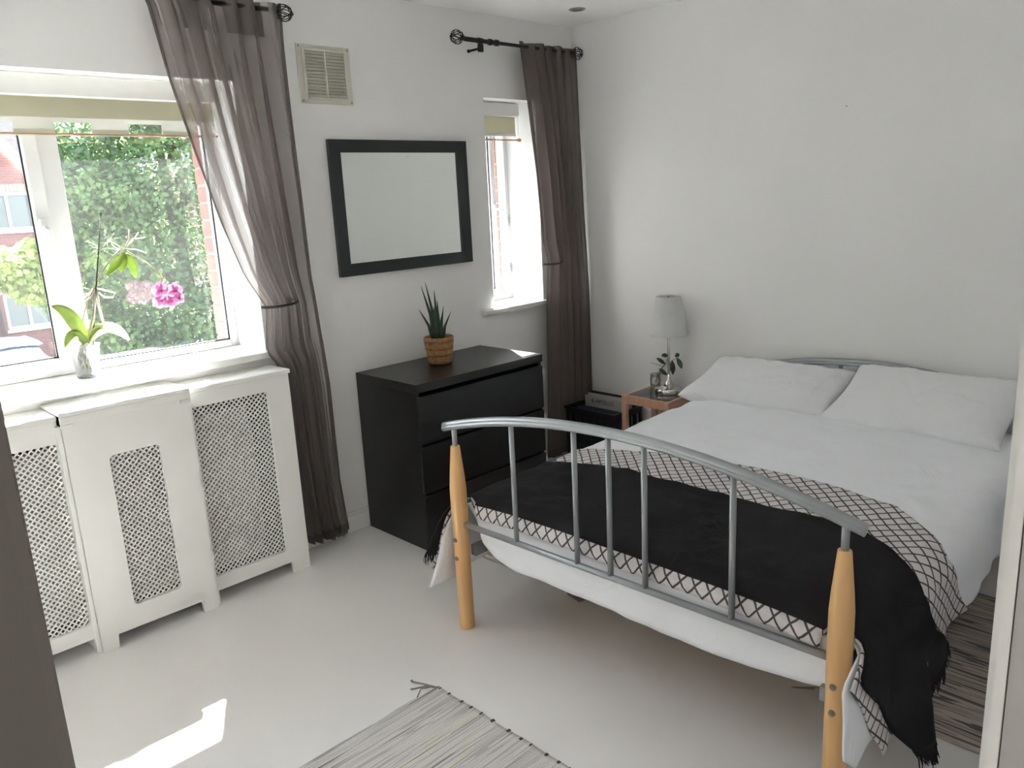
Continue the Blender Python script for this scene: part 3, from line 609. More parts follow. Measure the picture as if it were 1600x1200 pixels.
# ------------------------------------------------------------------ radiator cover, radiator
rc = empty('radiator_cover', (-2.46, -0.1, 0), 'white painted radiator cover with latticed grille panels under the large window', 'radiator cover')
def cover_panel(name, x0, x1, y, zt, ox0, ox1, oz0, oz1, footl, footr, fh=0.05):
    th = 0.016
    r = 0.016; out = [(x0, 0), (x0+footl, 0), (x0+footl+.004, fh), (x1-footr-.004, fh), (x1-footr, 0), (x1, 0), (x1, zt), (x0, zt)]
    bm = bmesh.new()
    ov = [bm.verts.new((x, y, z)) for x, z in out]
    inn = []
    for cxx, czz, a0 in ((ox0+r, oz0+r, PI), (ox1-r, oz0+r, 1.5*PI), (ox1-r, oz1-r, 0), (ox0+r, oz1-r, PI/2)):
        for k in range(4): a = a0+k*PI/6; inn.append((cxx+r*math.cos(a), czz+r*math.sin(a)))
    iv = [bm.verts.new((x, y, z)) for x, z in inn]
    es = [bm.edges.new((ov[i], ov[(i+1) % len(ov)])) for i in range(len(ov))]+[bm.edges.new((iv[i], iv[(i+1) % len(iv)])) for i in range(len(iv))]
    bmesh.ops.triangle_fill(bm, edges=es, use_beauty=True)
    ret = bmesh.ops.extrude_face_region(bm, geom=list(bm.faces)); bmesh.ops.translate(bm, verts=[v for v in ret['geom'] if isinstance(v, bmesh.types.BMVert)], vec=(0, th, 0))
    bmesh.ops.recalc_face_normals(bm, faces=bm.faces)
    o0 = rc.location
    for v in bm.verts: v.co -= o0
    me = bpy.data.meshes.new(name); bm.to_mesh(me); bm.free(); me.materials.append(MT['cover'])
    o = bpy.data.objects.new(name, me); COL.objects.link(o); o.parent = rc
    # diagonal lattice behind the opening
    g = MB(); pitch = 0.0212; X0, X1, Z0, Z1 = ox0-0.004, ox1+0.004, oz0-0.004, oz1+0.004
    for sgn, yy in ((1, y+th+0.0012), (-1, y+th+0.0034)):
        c = -60
        while c < 120:
            off = c*pitch; c += 1
            pts = []
            # line z = Z0 + sgn*(x-X0) + off  (sgn -1: start from the top)
            zb = Z0 if sgn > 0 else Z1
            xa, za = X0, zb+off; xb, zb2 = X1, zb+off+sgn*(X1-X0)
            t0, t1 = 0.0, 1.0; dz = zb2-za
            ta, tb = (Z0-za)/dz, (Z1-za)/dz
            t0 = max(0, min(ta, tb)); t1 = min(1, max(ta, tb))
            if t1-t0 < 0.01: continue
            A = (xa+(xb-xa)*t0, yy, za+dz*t0); B = (xa+(xb-xa)*t1, yy, za+dz*t1)
            g.bar(A, B, 0.0052, 0.0022, up=(0, 1, 0))
    gr = g.build('lattice_grille', 'cover', o)
    return o
cover_panel('grille_panel', -2.236, -1.803, -0.176, 0.880, -2.262+.03, -1.905, 0.108, 0.822, 0.0, 0.082)
cover_panel('grille_panel', -2.684, -2.243, -0.212, 0.8985, -2.553, -2.374, 0.138, 0.725, 0.055, 0.060)
cover_panel('grille_panel', -3.125, -2.690, -0.176, 0.880, -3.02, -2.700, 0.106, 0.802, 0.082, 0.0)
for xa, xb in ((-2.240, -1.795), (-3.13, -2.688)): MB().box(xa, xb, -0.182, -0.001, 0.881, 0.899).build('top_shelf', 'cover', rc, bevel=0.004, seg=3)
m = MB(); m.box(-2.690, -2.238, -0.222, -0.001, 0.8995, 0.914); m.box(-2.690, -2.238, -0.222, -0.2125, 0.872, 0.8995); m.box(-2.690, -2.65, -0.222, -0.2125, 0.858, 0.872); m.box(-2.278, -2.238, -0.222, -0.2125, 0.858, 0.872)
m.build('raised_centre_shelf', 'cover', rc, bevel=0.003)
for x0 in (-1.803-.016, -3.125): MB().box(x0, x0+0.016, -0.159, -0.018, 0.0, 0.880).build('side_board', 'cover', rc, bevel=0.001)
for x0 in (-2.2425, -2.6995): MB().box(x0, x0+0.015, -0.194, -0.03, 0.0, 0.862).build('centre_side_board', 'cover', rc, bevel=0.001)
MB().box(-3.10, -1.825, -0.006, -0.001, 0.02, 0.86).build('shade_backing', 'taupe', rc)  # added dark sheet standing in for shade inside the cover
rad = empty('radiator', (-2.46, -0.07, 0.12), 'white ribbed panel radiator behind the lattice of the cover', 'radiator')
m = MB(); m.box(-3.0, -1.96, -0.075, -0.030, 0.10, 0.76)
for i in range(30): x = -2.965+i*0.0345; m.box(x, x+0.018, -0.081, -0.075, 0.17, 0.69)
m.build('radiator_panel', 'radiator_paint', rad)
for x in (-2.8, -2.1): MB().box(x-0.012, x+0.012, -0.030, -0.001, 0.2, 0.66).build('wall_bracket', 'white', rad)

# ------------------------------------------------------------------ blinds
b1 = empty('roller_blind', (-2.46, 0.12, 2.0), 'white roller blind with cut-out hem rolled near the top of the large window', 'blind')
MB().tube([(-3.10, 0.15, 2.010), (-1.83, 0.15, 2.010)], 0.030, 20).build('fabric_roll', 'blind', b1, smooth=True)
MB().box(-3.10, -1.83, 0.085, 0.10, 1.985, 2.058).build('head_rail', 'white', b1, bevel=0.004)
MB().box(-3.09, -1.845, 0.118, 0.1195, 1.915, 1.985).build('cream_valance', 'beigeband', b1)
m = MB(); m.box(-3.09, -1.845, 0.120, 0.121, 1.898, 1.985)
xs = [-3.09]+[c+dx for c in (-3.165+.26, -2.905+.26, -2.385, -2.125, -1.865) for dx in (-0.063, 0.063)]
cuts = [(-2.968, -2.842), (-2.708, -2.582), (-2.448, -2.322), (-2.188, -2.062), (-1.928, -1.846)]
e = -3.09
for a, b in cuts: m.box(e, a, 0.120, 0.121, 1.855, 1.898); e = b
m.build('blind_fabric', 'blind', b1)
e = -3.09
for a, b in cuts: MB().box(e, a, 0.116, 0.1245, 1.852, 1.874).build('hem_pocket', 'beigeband', b1); e = b
MB().tube([(-3.10, 0.1205, 1.857), (-1.835, 0.1205, 1.857)], 0.005, 10).build('hem_rod', 'birch', b1, smooth=True)
b2 = empty('roller_blind', (-0.235, 0.12, 2.0), 'narrow cream roller blind at the top of the small window', 'blind')
MB().box(-0.428, -0.062, 0.10, 0.175, 1.985, 2.06).build('head_rail', 'white', b2, bevel=0.012, seg=3)
MB().box(-0.42, -0.085, 0.118, 0.1195, 1.90, 1.985).build('blind_fabric', 'beigeband', b2)
MB().box(-0.42, -0.085, 0.114, 0.125, 1.882, 1.90).build('hem_bar', 'white', b2, bevel=0.002)
MB().tube([(-0.42, 0.105, 1.862), (-0.10, 0.105, 1.862), (-0.075, 0.105, 1.862)], [0.004, 0.004, 0.008], 10).tube([(-0.076, 0.105, 1.862), (-0.062, 0.105, 1.862)], [0.010, 0.009], 10).build('hem_rod', 'birch', b2, smooth=True)
MB().tube([(-0.08, 0.10, 1.872), (-0.08, 0.10, 1.99)], 0.0015, 6).build('blind_cord', 'white', b2)

# ------------------------------------------------------------------ curtain rods
def finial(root, x, y, z, s, mat='iron'):
    """open cage finial of crossed curved wires with a small knob"""
    m = MB(); R = 0.032
    m.tube([(x-s*0.045, y, z), (x-s*0.03, y, z)], [0.011, 0.012], 12)
    for k in range(6):
        a = k*PI/3
        for tw in (1, -1):
            pts = []
            for i in range(13):
                t = i/12; lat = PI*t; rr = R*math.sin(lat)**0.8 if 0 < t < 1 else 0.004
                ang = a+tw*1.05*t
                pts.append((x+s*(-0.032*math.cos(lat)), y+rr*math.cos(ang), z+rr*math.sin(ang)))
            m.tube(pts, 0.0020, 6)
    m.lathe([(0, -0.008), (0.006, -0.005), (0.008, 0), (0.006, 0.005), (0, 0.008)], (x+s*0.036, y, z), 12)
    return m.build('finial', mat, root, smooth=True)
def bracket(root, x, y, z):
    m = MB(); m.tube([(x, -0.001, z-0.035), (x, -0.006, z-0.035)], 0.009, 14); m.tube([(x, -0.004, z-0.035), (x, y, z-0.035), (x, y-0.004, z-0.016)], 0.006, 8)
    m.tube([(x-0.012, y, z), (x+0.012, y, z)], 0.0145, 12)
    return m.build('bracket', 'iron', root)
ZR = 2.326
r1 = empty('curtain_rod', (-2.46, -0.09, ZR), 'black iron curtain rod with cage finial above the large window', 'curtain rod')
MB().tube([(-3.34, -0.09, ZR), (-1.640, -0.09, ZR)], 0.0105, 14).build('rod', 'iron', r1, smooth=True)
finial(r1, -1.590, -0.09, ZR-0.004, 1); finial(r1, -3.385, -0.09, ZR, -1); bracket(r1, -2.62, -0.09, ZR); bracket(r1, -3.25, -0.09, ZR)
r2 = empty('curtain_rod', (-0.22, -0.09, ZR-.01), 'short black iron curtain rod with two cage finials above the small window', 'curtain rod')
ZR2 = 2.314
MB().tube([(-0.615, -0.09, ZR2), (-0.40, -0.09, ZR2)], 0.0112, 14).tube([(-0.41, -0.09, ZR2), (0.20, -0.09, ZR2)], 0.0088, 14).build('rod', 'iron', r2, smooth=True)
for x in (-0.445, -0.40): MB().tube([(x-0.010, -0.09, ZR2), (x+0.010, -0.09, ZR2)], 0.0155, 12).build('collar', 'iron', r2, smooth=True)
finial(r2, -0.665, -0.09, ZR2+.004, -1); finial(r2, 0.225, -0.09, ZR2, 1); bracket(r2, -0.515, -0.09, ZR2); bracket(r2, 0.17, -0.09, ZR2)
MB().box(-0.528, -0.502, -0.10, -0.085, ZR2-0.052, ZR2-0.016).build('bracket_screw', 'iron', r2)

# ------------------------------------------------------------------ curtains
def curtain(name, label, Ltab, Rtab, ztop_, zbot, ytab, amptab, nf, seed, mat, tie_z, header=True, hem=0.0):
    root = empty(name, (itp(1.5, Ltab[::-1]), itp(1.5, ytab[::-1]), zbot), label, 'curtain')
    Lt, Rt, Yt, At = Ltab[::-1], Rtab[::-1], ytab[::-1], amptab[::-1]
    rp = [random.uniform(0, 6.28) for _ in range(6)]
    def pt(t, z, off=0.0):
        l, r_ = itp(z, Lt), itp(z, Rt); A = itp(z, At); y0 = itp(z, Yt); wd = r_-l
        tt = t+0.018*math.sin(2*PI*3*t+rp[0])+0.012*math.sin(2*PI*5*t+rp[1])
        ph = 2*PI*nf*tt+rp[2]+0.5*math.sin(1.7*z+rp[3])
        dy = A*(math.sin(ph)+0.35*math.sin(2.1*ph+rp[4]+z))
        edge = min(1, min(t, 1-t)*12)
        x = l+wd*t+0.35*wd/nf*math.cos(ph)*edge*0.6
        return (x, y0+dy*edge-off, z+0.004*math.sin(ph*0.5)*(1 if z > ztop_-0.03 or z < zbot+0.03 else 0))
    zs = list(np.linspace(ztop_, tie_z+0.05, 34))+list(np.linspace(tie_z+0.04, tie_z-0.04, 7))+list(np.linspace(tie_z-0.06, zbot, 30))
    nc = 200
    def hemz(t, z): return z+(hem*math.sin(5*t+1.0) if z < zbot+0.02 else 0)
    P = [[(lambda q: (q[0], q[1], hemz(j/nc, q[2])))(pt(j/nc, z)) for j in range(nc+1)] for z in zs]
    MB().grid(P).build('curtain_fabric', mat, root, smooth=True)
    # double-thickness side hems and bottom hem
    for t0, t1 in ((0.0, 0.022), (0.978, 1.0)):
        Q = [[pt(t0+(t1-t0)*k/3, z, 0.0025) for k in range(4)] for z in zs]; MB().grid(Q).build('side_hem', 'curtain_dense', root, smooth=True)
    Q = [[(lambda q: (q[0], q[1], q[2]))(pt(j/nc, z, 0.003)) for j in range(nc+1)] for z in (zbot+0.045, zbot+0.022, zbot+0.002)]
    MB().grid(Q).build('bottom_hem', 'curtain_dense', root, smooth=True)
    if header:
        for k in range(9):
            a = (k+0.12)/9; b = (k+0.66)/9; ja, jb = int(a*nc), int(b*nc)
            Q = [[pt(j/nc, z, -0.004) for j in range(ja, jb+1)] for z in np.linspace(ztop_-0.002, ZR-0.105, 5)]
            MB().grid(Q).build('header_tab', 'curtain_dense', root, smooth=True)
    return root, pt
c1, pt1 = curtain('curtain', 'sheer grey voile curtain tied back beside the large window',
    [(2.352, -2.165), (2.303, -2.138), (2.047, -2.098), (1.798, -2.043), (1.507, -1.970), (1.298, -1.904), (1.157, -1.828), (1.10, -1.835), (0.97, -1.850), (0.90, -1.80), (0.40, -1.765), (0.055, -1.745)],
    [(2.352, -1.600), (2.2, -1.606), (1.928, -1.606), (1.618, -1.600), (1.267, -1.596), (1.011, -1.580), (0.773, -1.559), (0.309, -1.545), (0.055, -1.524)],
    2.352, 0.05, [(2.352, -0.09), (1.25, -0.095), (1.16, -0.10), (0.95, -0.10), (0.3, -0.07), (0.05, -0.07)],
    [(2.352, 0.016), (2.1, 0.026), (1.4, 0.030), (1.16, 0.016), (0.9, 0.028), (0.05, 0.03)], 6.5, 1, 'curtain', 1.16, hem=0.012)
c2, pt2 = curtain('curtain', 'sheer grey voile curtain hanging in the corner beside the small window',
    [(2.335, -0.235), (2.005, -0.191), (1.674, -0.147), (1.293, -0.118), (1.19, -0.085), (0.93, -0.120), (0.483, -0.128), (0.04, -0.150)],
    [(2.335, 0.213), (1.916, 0.226), (1.45, 0.245), (1.0, 0.262), (0.31, 0.270), (0.04, 0.270)],
    2.335, 0.03, [(2.335, -0.09), (1.45, -0.09), (0.9, -0.10), (0.3, -0.092), (0.03, -0.090)],
    [(2.335, 0.012), (2.0, 0.022), (1.3, 0.024), (1.18, 0.016), (0.9, 0.024), (0.3, 0.016), (0.03, 0.016)], 6, 2, 'curtain_b', 1.18, hem=0.006)
def tieband(root, x0, x1, z, y, r=0.005):
    pts = []
    for i in range(25):
        a = PI*i/24; pts.append(((x0+x1)/2-(x1-x0)/2*math.cos(a), y-0.045*math.sin(a), z-0.006*math.sin(a)+0.010*i/24))
    pts += [(x1+0.004, -0.03, z+0.012), (x1+0.004, -0.002, z+0.012)]
    return MB().tube(pts, r, 8).build('tieback', 'tie', root, smooth=True)
tieband(c1, -1.836, -1.672, 1.158, -0.085, 0.006); tieband(c2, -0.115, 0.03, 1.175, -0.085, 0.005)

# ------------------------------------------------------------------ nightstand, lamp, vase
ns = empty('bedside_table', (0.11, -0.72, 0), 'small birch bedside table with a glass top in the corner beside the bed', 'table')
nx0, nx1, ny0, ny1, nzt = -0.045, 0.258, -0.872, -0.566, 0.47
for x in (nx0, nx1-0.028):
    for y in (ny0, ny1-0.028): MB().box(x, x+0.028, y, y+0.028, 0, nzt-0.001).build('leg', 'birch', ns, bevel=0.002)
for a in ((nx0+.0285, nx1-.0285, ny0+0.003, ny0+0.021), (nx0+.0285, nx1-.0285, ny1-0.021, ny1-0.003)): MB().box(*a, nzt-0.048, nzt-0.001).build('apron', 'birch', ns, bevel=0.002)
for a in ((nx0+0.003, nx0+0.021, ny0+.0285, ny1-.0285), (nx1-0.021, nx1-0.003, ny0+.0285, ny1-.0285)): MB().box(*a, nzt-0.048, nzt-0.001).build('apron', 'birch', ns, bevel=0.002)
MB().box(nx0+0.012, nx1-0.012, ny0+0.012, ny1-0.012, nzt-0.012, nzt-0.0005).build('glass_top', 'tabletop', ns)
for a in ((nx0+.03, nx1-.03, ny0+0.006, ny0+0.02), (nx0+.03, nx1-.03, ny1-0.02, ny1-0.006)): MB().box(*a, 0.13, 0.15).build('lower_rail', 'birch', ns)

lx, ly = 0.150, -0.742
lp = empty('table_lamp', (lx, ly, nzt), 'table lamp with chrome stem and pleated white shade on the bedside table', 'lamp')
MB().lathe([(0, 0), (0.074, 0.0), (0.076, 0.004), (0.076, 0.020), (0.070, 0.026), (0.045, 0.034), (0.022, 0.050), (0.010, 0.075), (0.008, 0.10), (0, 0.10)], (lx, ly, nzt), 40).build('lamp_base', 'steel', lp, smooth=True)
MB().tube([(lx, ly, nzt+0.09), (lx, ly, nzt+0.40)], 0.0068, 14).build('stem', 'steel', lp, smooth=True)
m = MB(); n = 144; zb, zt_ = nzt+0.315, nzt+0.527
P = []
for z, r in ((zb, 0.1010), (zb+0.008, 0.1020), (zb+0.07, 0.0905), (zb+0.14, 0.0775), (zt_-0.004, 0.0650), (zt_, 0.0640)):
    P.append([(lx+(r+0.0012*(k % 2))*math.cos(2*PI*k/n), ly+(r+0.0012*(k % 2))*math.sin(2*PI*k/n), z) for k in range(n+1)])
m.grid(P); m.build('lamp_shade', 'shade', lp, solid=0.001)
m = MB(); m.tube([(lx, ly, zt_-0.01), (lx, ly, zt_+0.004)], 0.006, 10)
for k in range(3): a = 2*PI*k/3; m.tube([(lx, ly, zt_-0.006), (lx+0.064*math.cos(a), ly+0.064*math.sin(a), zt_-0.006)], 0.0015, 6)
m.build('shade_ring', 'steel', lp)
MB().lathe([(0, 0), (0.012, 0), (0.013, 0.05), (0.022, 0.08), (0.024, 0.10), (0.015, 0.122), (0, 0.128)], (lx, ly, nzt+0.385), 16).build('bulb', 'shade', lp, smooth=True)

vx, vy = 0.208, -0.612
vs = empty('glass_vase', (vx, vy, nzt), 'small clear glass jar of leafy sprigs behind the lamp', 'vase')
MB().lathe([(0.0, 0.0), (0.026, 0.0), (0.028, 0.004), (0.030, 0.035), (0.029, 0.075), (0.0278, 0.075), (0.0288, 0.035), (0.0265, 0.006), (0.0, 0.006)], (vx, vy, nzt), 24).build('jar', 'vase', vs, smooth=True)
def leaf(m, base, tip, width, up=(0, 0, 1), n=7, curl=0.0, thick=False):
    b, t = Vector(base), Vector(tip); d = t-b; L = d.length; d.normalize(); side = d.cross(Vector(up))
    if side.length < 1e-4: side = Vector((1, 0, 0))
    side.normalize(); nn = side.cross(d)
    P = []
    for i in range(n+1):
        s = i/n; wv = width/2*(math.sin(PI*min(1, s*0.92+0.04))**0.8)
        c = b+d*L*s+nn*curl*L*4*s*(1-s)
        P.append([c-side*wv+nn*wv*0.25, c, c+side*wv+nn*wv*0.25])
    m.grid(P)
sl = [((-0.618, 0.634), (-0.682, 0.609)), ((-0.652, 0.653), (-0.697, 0.661)), ((-0.741, 0.656), (-0.772, 0.676)), ((-0.752, 0.650), (-0.790, 0.597)), ((-0.722, 0.631), (-0.731, 0.555)), ((-0.690, 0.545), (-0.640, 0.577)), ((-0.705, 0.62), (-0.715, 0.575))]
for (y0, z0), (y1, z1) in sl:
    m = MB(); leaf(m, (0.212, y0, z0), (0.205, y1, z1), 0.030 if abs(z0-z1) > 0.05 else 0.024, up=(1, 0.2, 0.1)); m.build('leaf', 'sprig_leaf', vs, smooth=True, solid=0.0006)
m = MB(); hub = (vx, vy, nzt+0.02)
for p in [[(0.21, -0.63, 0.53), (0.21, -0.663, 0.591), (0.212, -0.69, 0.612), (0.21, -0.722, 0.631), (0.21, -0.752, 0.651)], [(0.21, -0.62, 0.54), (0.212, -0.66, 0.592), (0.21, -0.584, 0.604)], [(0.21, -0.65, 0.575), (0.21, -0.690, 0.63), (0.21, -0.70, 0.66)], [(0.21, -0.64, 0.55), (0.21, -0.69, 0.545)]]:
    m.tube([hub]+p, 0.0013, 6)
m.build('stems', 'dark_stick', vs)

# ------------------------------------------------------------------ crate of records
kx0, kx1, ky0, ky1, kz = -0.02, 0.245, -0.49, -0.132, 0.335
ck = empty('crate', ((kx0+kx1)/2, (ky0+ky1)/2, 0), 'black plastic crate of records standing in the corner below the curtain', 'crate')
def slatwall(m, a, b, axis):
    for z0, z1 in ((0.0, 0.035), (0.085, 0.115), (0.165, 0.195), (0.295, kz)):
        if axis == 'x': m.box(a[0], b[0], a[1], b[1], z0, z1)
        else: m.box(a[0], b[0], a[1], b[1], z0, z1)
for side, (x0, x1, y0, y1) in {'w': (kx0, kx0+0.008, ky0+.009, ky1-.009), 'e': (kx1-0.008, kx1, ky0+.009, ky1-.009), 's': (kx0, kx1, ky0, ky0+0.008), 'n': (kx0, kx1, ky1-0.008, ky1)}.items():
    m = MB(); slatwall(m, (x0, y0), (x1, y1), 'x')
    if x1-x0 > y1-y0:
        for k in range(6): xx = x0+(x1-x0-0.012)*k/5; m.box(xx, xx+0.012, y0+0.001, y1-0.001, 0.001, kz-0.001)
    else:
        for k in range(7): yy = y0+(y1-y0-0.012)*k/6; m.box(x0+0.001, x1-0.001, yy, yy+0.012, 0.001, kz-0.001)
    m.build('crate_side', 'crate', ck, bevel=0.0015)
MB().box(kx0+0.009, kx1-0.009, ky0+0.009, ky1-0.009, 0.0, 0.006).build('crate_base', 'crate', ck)
m = MB()
m.box(kx0-0.008, kx1+0.004, ky0-0.008, ky0, kz-0.014, kz); m.box(kx0-0.008, kx1+0.004, ky1, ky1+0.008, kz-0.014, kz); m.box(kx0-0.008, kx0, ky0, ky1, kz-0.014, kz); m.box(kx1, kx1+0.004, ky0, ky1, kz-0.014, kz)
m.build('crate_rim', 'crate', ck, bevel=0.001)
labels = ['dark record sleeve nearest the front of the crate', 'dark blue record sleeve second from the front of the crate', 'dark record sleeve in the middle of the crate', 'white record sleeve printed with capital letters in the crate', 'pale record sleeve just behind the lettered one in the crate', 'dark record sleeve at the back of the crate']
for i, (x, mat, top) in enumerate([(0.035, 'sleeve_dark', 0.315), (0.070, 'sleeve_blue', 0.318), (0.105, 'sleeve_dark', 0.315), (0.140, 'sleeve_white', 0.372), (0.168, 'sleeve_white', 0.380), (0.20, 'sleeve_dark', 0.385)]):
    o = MB().box(x, x+0.005, ky0+0.015, ky1-0.015, top-0.305, top).build('record_sleeve', mat, origin=(x, (ky0+ky1)/2, top-0.305), bevel=0.0008)
    tag(o, labels[i], 'record', 'records in the black crate')
    if i == 3:
        fc = bpy.data.curves.new('lettering_curve', 'FONT'); fc.body = '& APOLLO'; fc.size = 0.036; fc.align_x = 'CENTER'; fc.align_y = 'CENTER'; fc.extrude = 0.0002
        tmp = bpy.data.objects.new('lettering_tmp', fc); COL.objects.link(tmp); bpy.context.view_layer.update()
        me = bpy.data.meshes.new_from_object(tmp); bpy.data.objects.remove(tmp); me.materials.clear(); me.materials.append(MT['ink'])
        me.transform(Matrix(((0, 0, -1, -0.0008), (-1, 0, 0, 0.03), (0, 1, 0, 0.275), (0, 0, 0, 1))))
        fo = bpy.data.objects.new('lettering', me); COL.objects.link(fo); fo.parent = o

# ------------------------------------------------------------------ snake plant in woven basket
sx_, sy_ = -1.000, -0.200
bs = empty('potted_snake_plant', (sx_, sy_, 0.78), 'spiky dark green plant in a woven wicker basket on the chest of drawers', 'plant')
prof_r = lambda z: 0.049+(0.068-0.049)*(z/0.125)**0.8
m = MB(); m.lathe([(0, 0.002), (0.046, 0.002), (0.060, 0.118), (0.056, 0.118), (0.044, 0.01), (0, 0.01)], (sx_, sy_, 0.78), 28); m.build('basket_lining', 'wicker2', bs, smooth=True)
for row in range(11):
    m = MB(); z = 0.004+row*0.0112; pts = []
    n = 72; nw = 18
    for k in range(n):
        a = 2*PI*k/n; r = prof_r(z)+0.0028*math.sin(nw*a+(PI if row % 2 else 0)); pts.append((sx_+r*math.cos(a), sy_+r*math.sin(a), 0.78+z+0.005))
    m.tube(pts, 0.0056, 6, closed=True); m.build('woven_row', 'wicker' if row % 3 else 'wicker2', bs, smooth=True)
m = MB(); m.tube([(sx_+0.068*math.cos(2*PI*k/48), sy_+0.068*math.sin(2*PI*k/48), 0.78+0.128) for k in range(48)], 0.0055, 8, closed=True); m.build('basket_rim', 'wicker', bs, smooth=True)
MB().lathe([(0, 0.0), (0.057, 0.0), (0.057, 0.004), (0, 0.008)], (sx_, sy_, 0.78+0.108), 24).build('soil', 'soil', bs, smooth=True)
A_ = Vector((0.709, -0.703, 0))      # roughly across the view
tips = [(-0.075, 0.290, 0.011), (-0.058, 0.400, 0.012), (-0.040, 0.418, 0.012), (-0.005, 0.378, 0.014), (-0.030, 0.36, 0.012), (0.030, 0.300, 0.011), (0.060, 0.272, 0.010), (0.005, 0.33, 0.014), (-0.012, 0.30, 0.013), (0.018, 0.25, 0.012), (-0.03, 0.24, 0.013)]
for i, (dx, hz, rr) in enumerate(tips):
    b = Vector((sx_, sy_, 0.889))+A_*(dx*0.30+0.002*(i % 3))+Vector((0.5, 0.5, 0))*(0.016*((i*7) % 5-2)/2)
    tip = Vector((sx_, sy_, 0.78+hz-0.02))+A_*dx*1.15
    mid = b.lerp(tip, 0.5)+A_*(-dx*0.15)
    m = MB(); m.tube([b, b.lerp(mid, 0.5), mid, mid.lerp(tip, 0.5), tip], [rr*0.75, rr*0.85, rr*0.62, rr*0.35, 0.0006], 7); m.build('spike_leaf', 'snake_leaf', bs, smooth=True)

# ------------------------------------------------------------------ orchid on the sill
ox, oy = -2.478, 0.120
orc = empty('potted_orchid', (ox, oy, 0.96), 'pink flowering orchid in a clear plastic pot on the large window sill', 'plant')
MB().lathe([(0, 0.0), (0.038, 0.0), (0.040, 0.003), (0.053, 0.118), (0.056, 0.120), (0.056, 0.125), (0.0525, 0.125), (0.0515, 0.118), (0.038, 0.006), (0, 0.006)], (ox, oy, 0.96), 32).build('clear_pot', 'clear', orc, smooth=True)
m = MB(); m.lathe([(0.0, 0.030), (0.018, 0.032), (0.028, 0.05), (0.036, 0.085), (0.040, 0.100), (0.02, 0.110), (0, 0.112)], (ox, oy, 0.96), 18); m.build('bark_mix', 'bark', orc)
m = MB()
for k in range(22):
    a = random.uniform(0, 6.28); r = random.uniform(0.018, 0.042); p0 = Vector((ox+r*math.cos(a), oy+r*math.sin(a), 1.07)); pts = [p0]
    for j in range(4): a += random.uniform(-.7, .7); r2 = min(0.043, max(0.01, r+random.uniform(-.012, .012))); z = 1.07-0.024*(j+1) if k % 2 else 1.07+0.008*j; pts.append(Vector((ox+min(r2, 0.034)*math.cos(a), oy+min(r2, 0.034)*math.sin(a), z)))
    m.tube(pts, 0.0028, 6)
m.build('root_tangle', 'orchid_root', orc, smooth=True)
def oleaf(pts, w, mat):
    m = MB(); P = []; n = 12
    for i in range(n+1):
        s = i/n; c = Vector(pts[0])*(1-s)**2+Vector(pts[1])*2*s*(1-s)+Vector(pts[2])*s*s
        d = ((Vector(pts[1])-Vector(pts[0]))*(1-s)+(Vector(pts[2])-Vector(pts[1]))*s).normalized()
        side = d.cross(Vector((-0.35, -0.75, 0.55))).normalized(); nn = side.cross(d)
        wv = w/2*max(0.03, math.sin(PI*(0.08+0.9*s)))**0.7
        P.append([c-side*wv+nn*wv*.35, c-side*wv*.5+nn*wv*.08, c, c+side*wv*.5+nn*wv*.08, c+side*wv+nn*wv*.35])
    m.grid(P); return m.build('leaf', mat, orc, smooth=True, solid=0.002)
oleaf([(-2.468, 0.12, 1.085), (-2.495, 0.11, 1.215), (-2.568, 0.10, 1.246)], 0.052, 'orchid_leaf')
oleaf([(-2.470, 0.12, 1.085), (-2.510, 0.10, 1.175), (-2.556, 0.07, 1.092)], 0.036, 'orchid_leaf')
oleaf([(-2.470, 0.12, 1.085), (-2.435, 0.12, 1.165), (-2.390, 0.11, 1.140)], 0.034, 'orchid_leaf')
oleaf([(-2.462, 0.12, 1.090), (-2.385, 0.10, 1.190), (-2.325, 0.08, 1.082)], 0.046, 'orchid_pale')
oy2 = 0.13
def OT(pts, r, name, mat): return MB().tube([(x, oy2+0.012*math.sin(9*z+x*5), z) for x, z in pts], r, 7).build(name, mat, orc, smooth=True)
OT([(-2.466, 1.08), (-2.446, 1.142), (-2.421, 1.213), (-2.406, 1.292), (-2.364, 1.351), (-2.318, 1.404), (-2.274, 1.434)], [0.004, 0.004, 0.0036, 0.0034, 0.003, 0.0026, 0.0024], 'flower_spike', 'orchid_stem')
OT([(-2.48, 1.08), (-2.478, 1.146), (-2.457, 1.207), (-2.411, 1.293)], 0.0026, 'flower_spike', 'orchid_stem')
OT([(-2.470, 1.08), (-2.43, 1.17), (-2.413, 1.24), (-2.403, 1.29)], 0.0048, 'air_root', 'orchid_root')
OT([(-2.380, 1.125), (-2.396, 1.152), (-2.401, 1.222), (-2.400, 1.285)], 0.0050, 'air_root', 'orchid_root')
OT([(-2.274, 1.434), (-2.234, 1.402), (-2.187, 1.368), (-2.143, 1.322), (-2.148, 1.27)], 0.0024, 'flower_branch', 'orchid_stem')
MB().tube([(-2.457, 0.115, 1.02), (-2.432, 0.120, 1.149), (-2.337, 0.125, 1.572)], 0.0026, 8).build('support_stick', 'dark_stick', orc, smooth=True)
for pts in ([(-2.275, 1.415), (-2.305, 1.375), (-2.353, 1.335)], [(-2.270, 1.410), (-2.250, 1.380), (-2.246, 1.316)], [(-2.275, 1.405), (-2.285, 1.375), (-2.300, 1.345)]):
    oleaf([(pts[0][0], oy2, pts[0][1]), (pts[1][0], oy2-0.01, pts[1][1]), (pts[2][0], oy2, pts[2][1])], 0.034, 'orchid_leaf')
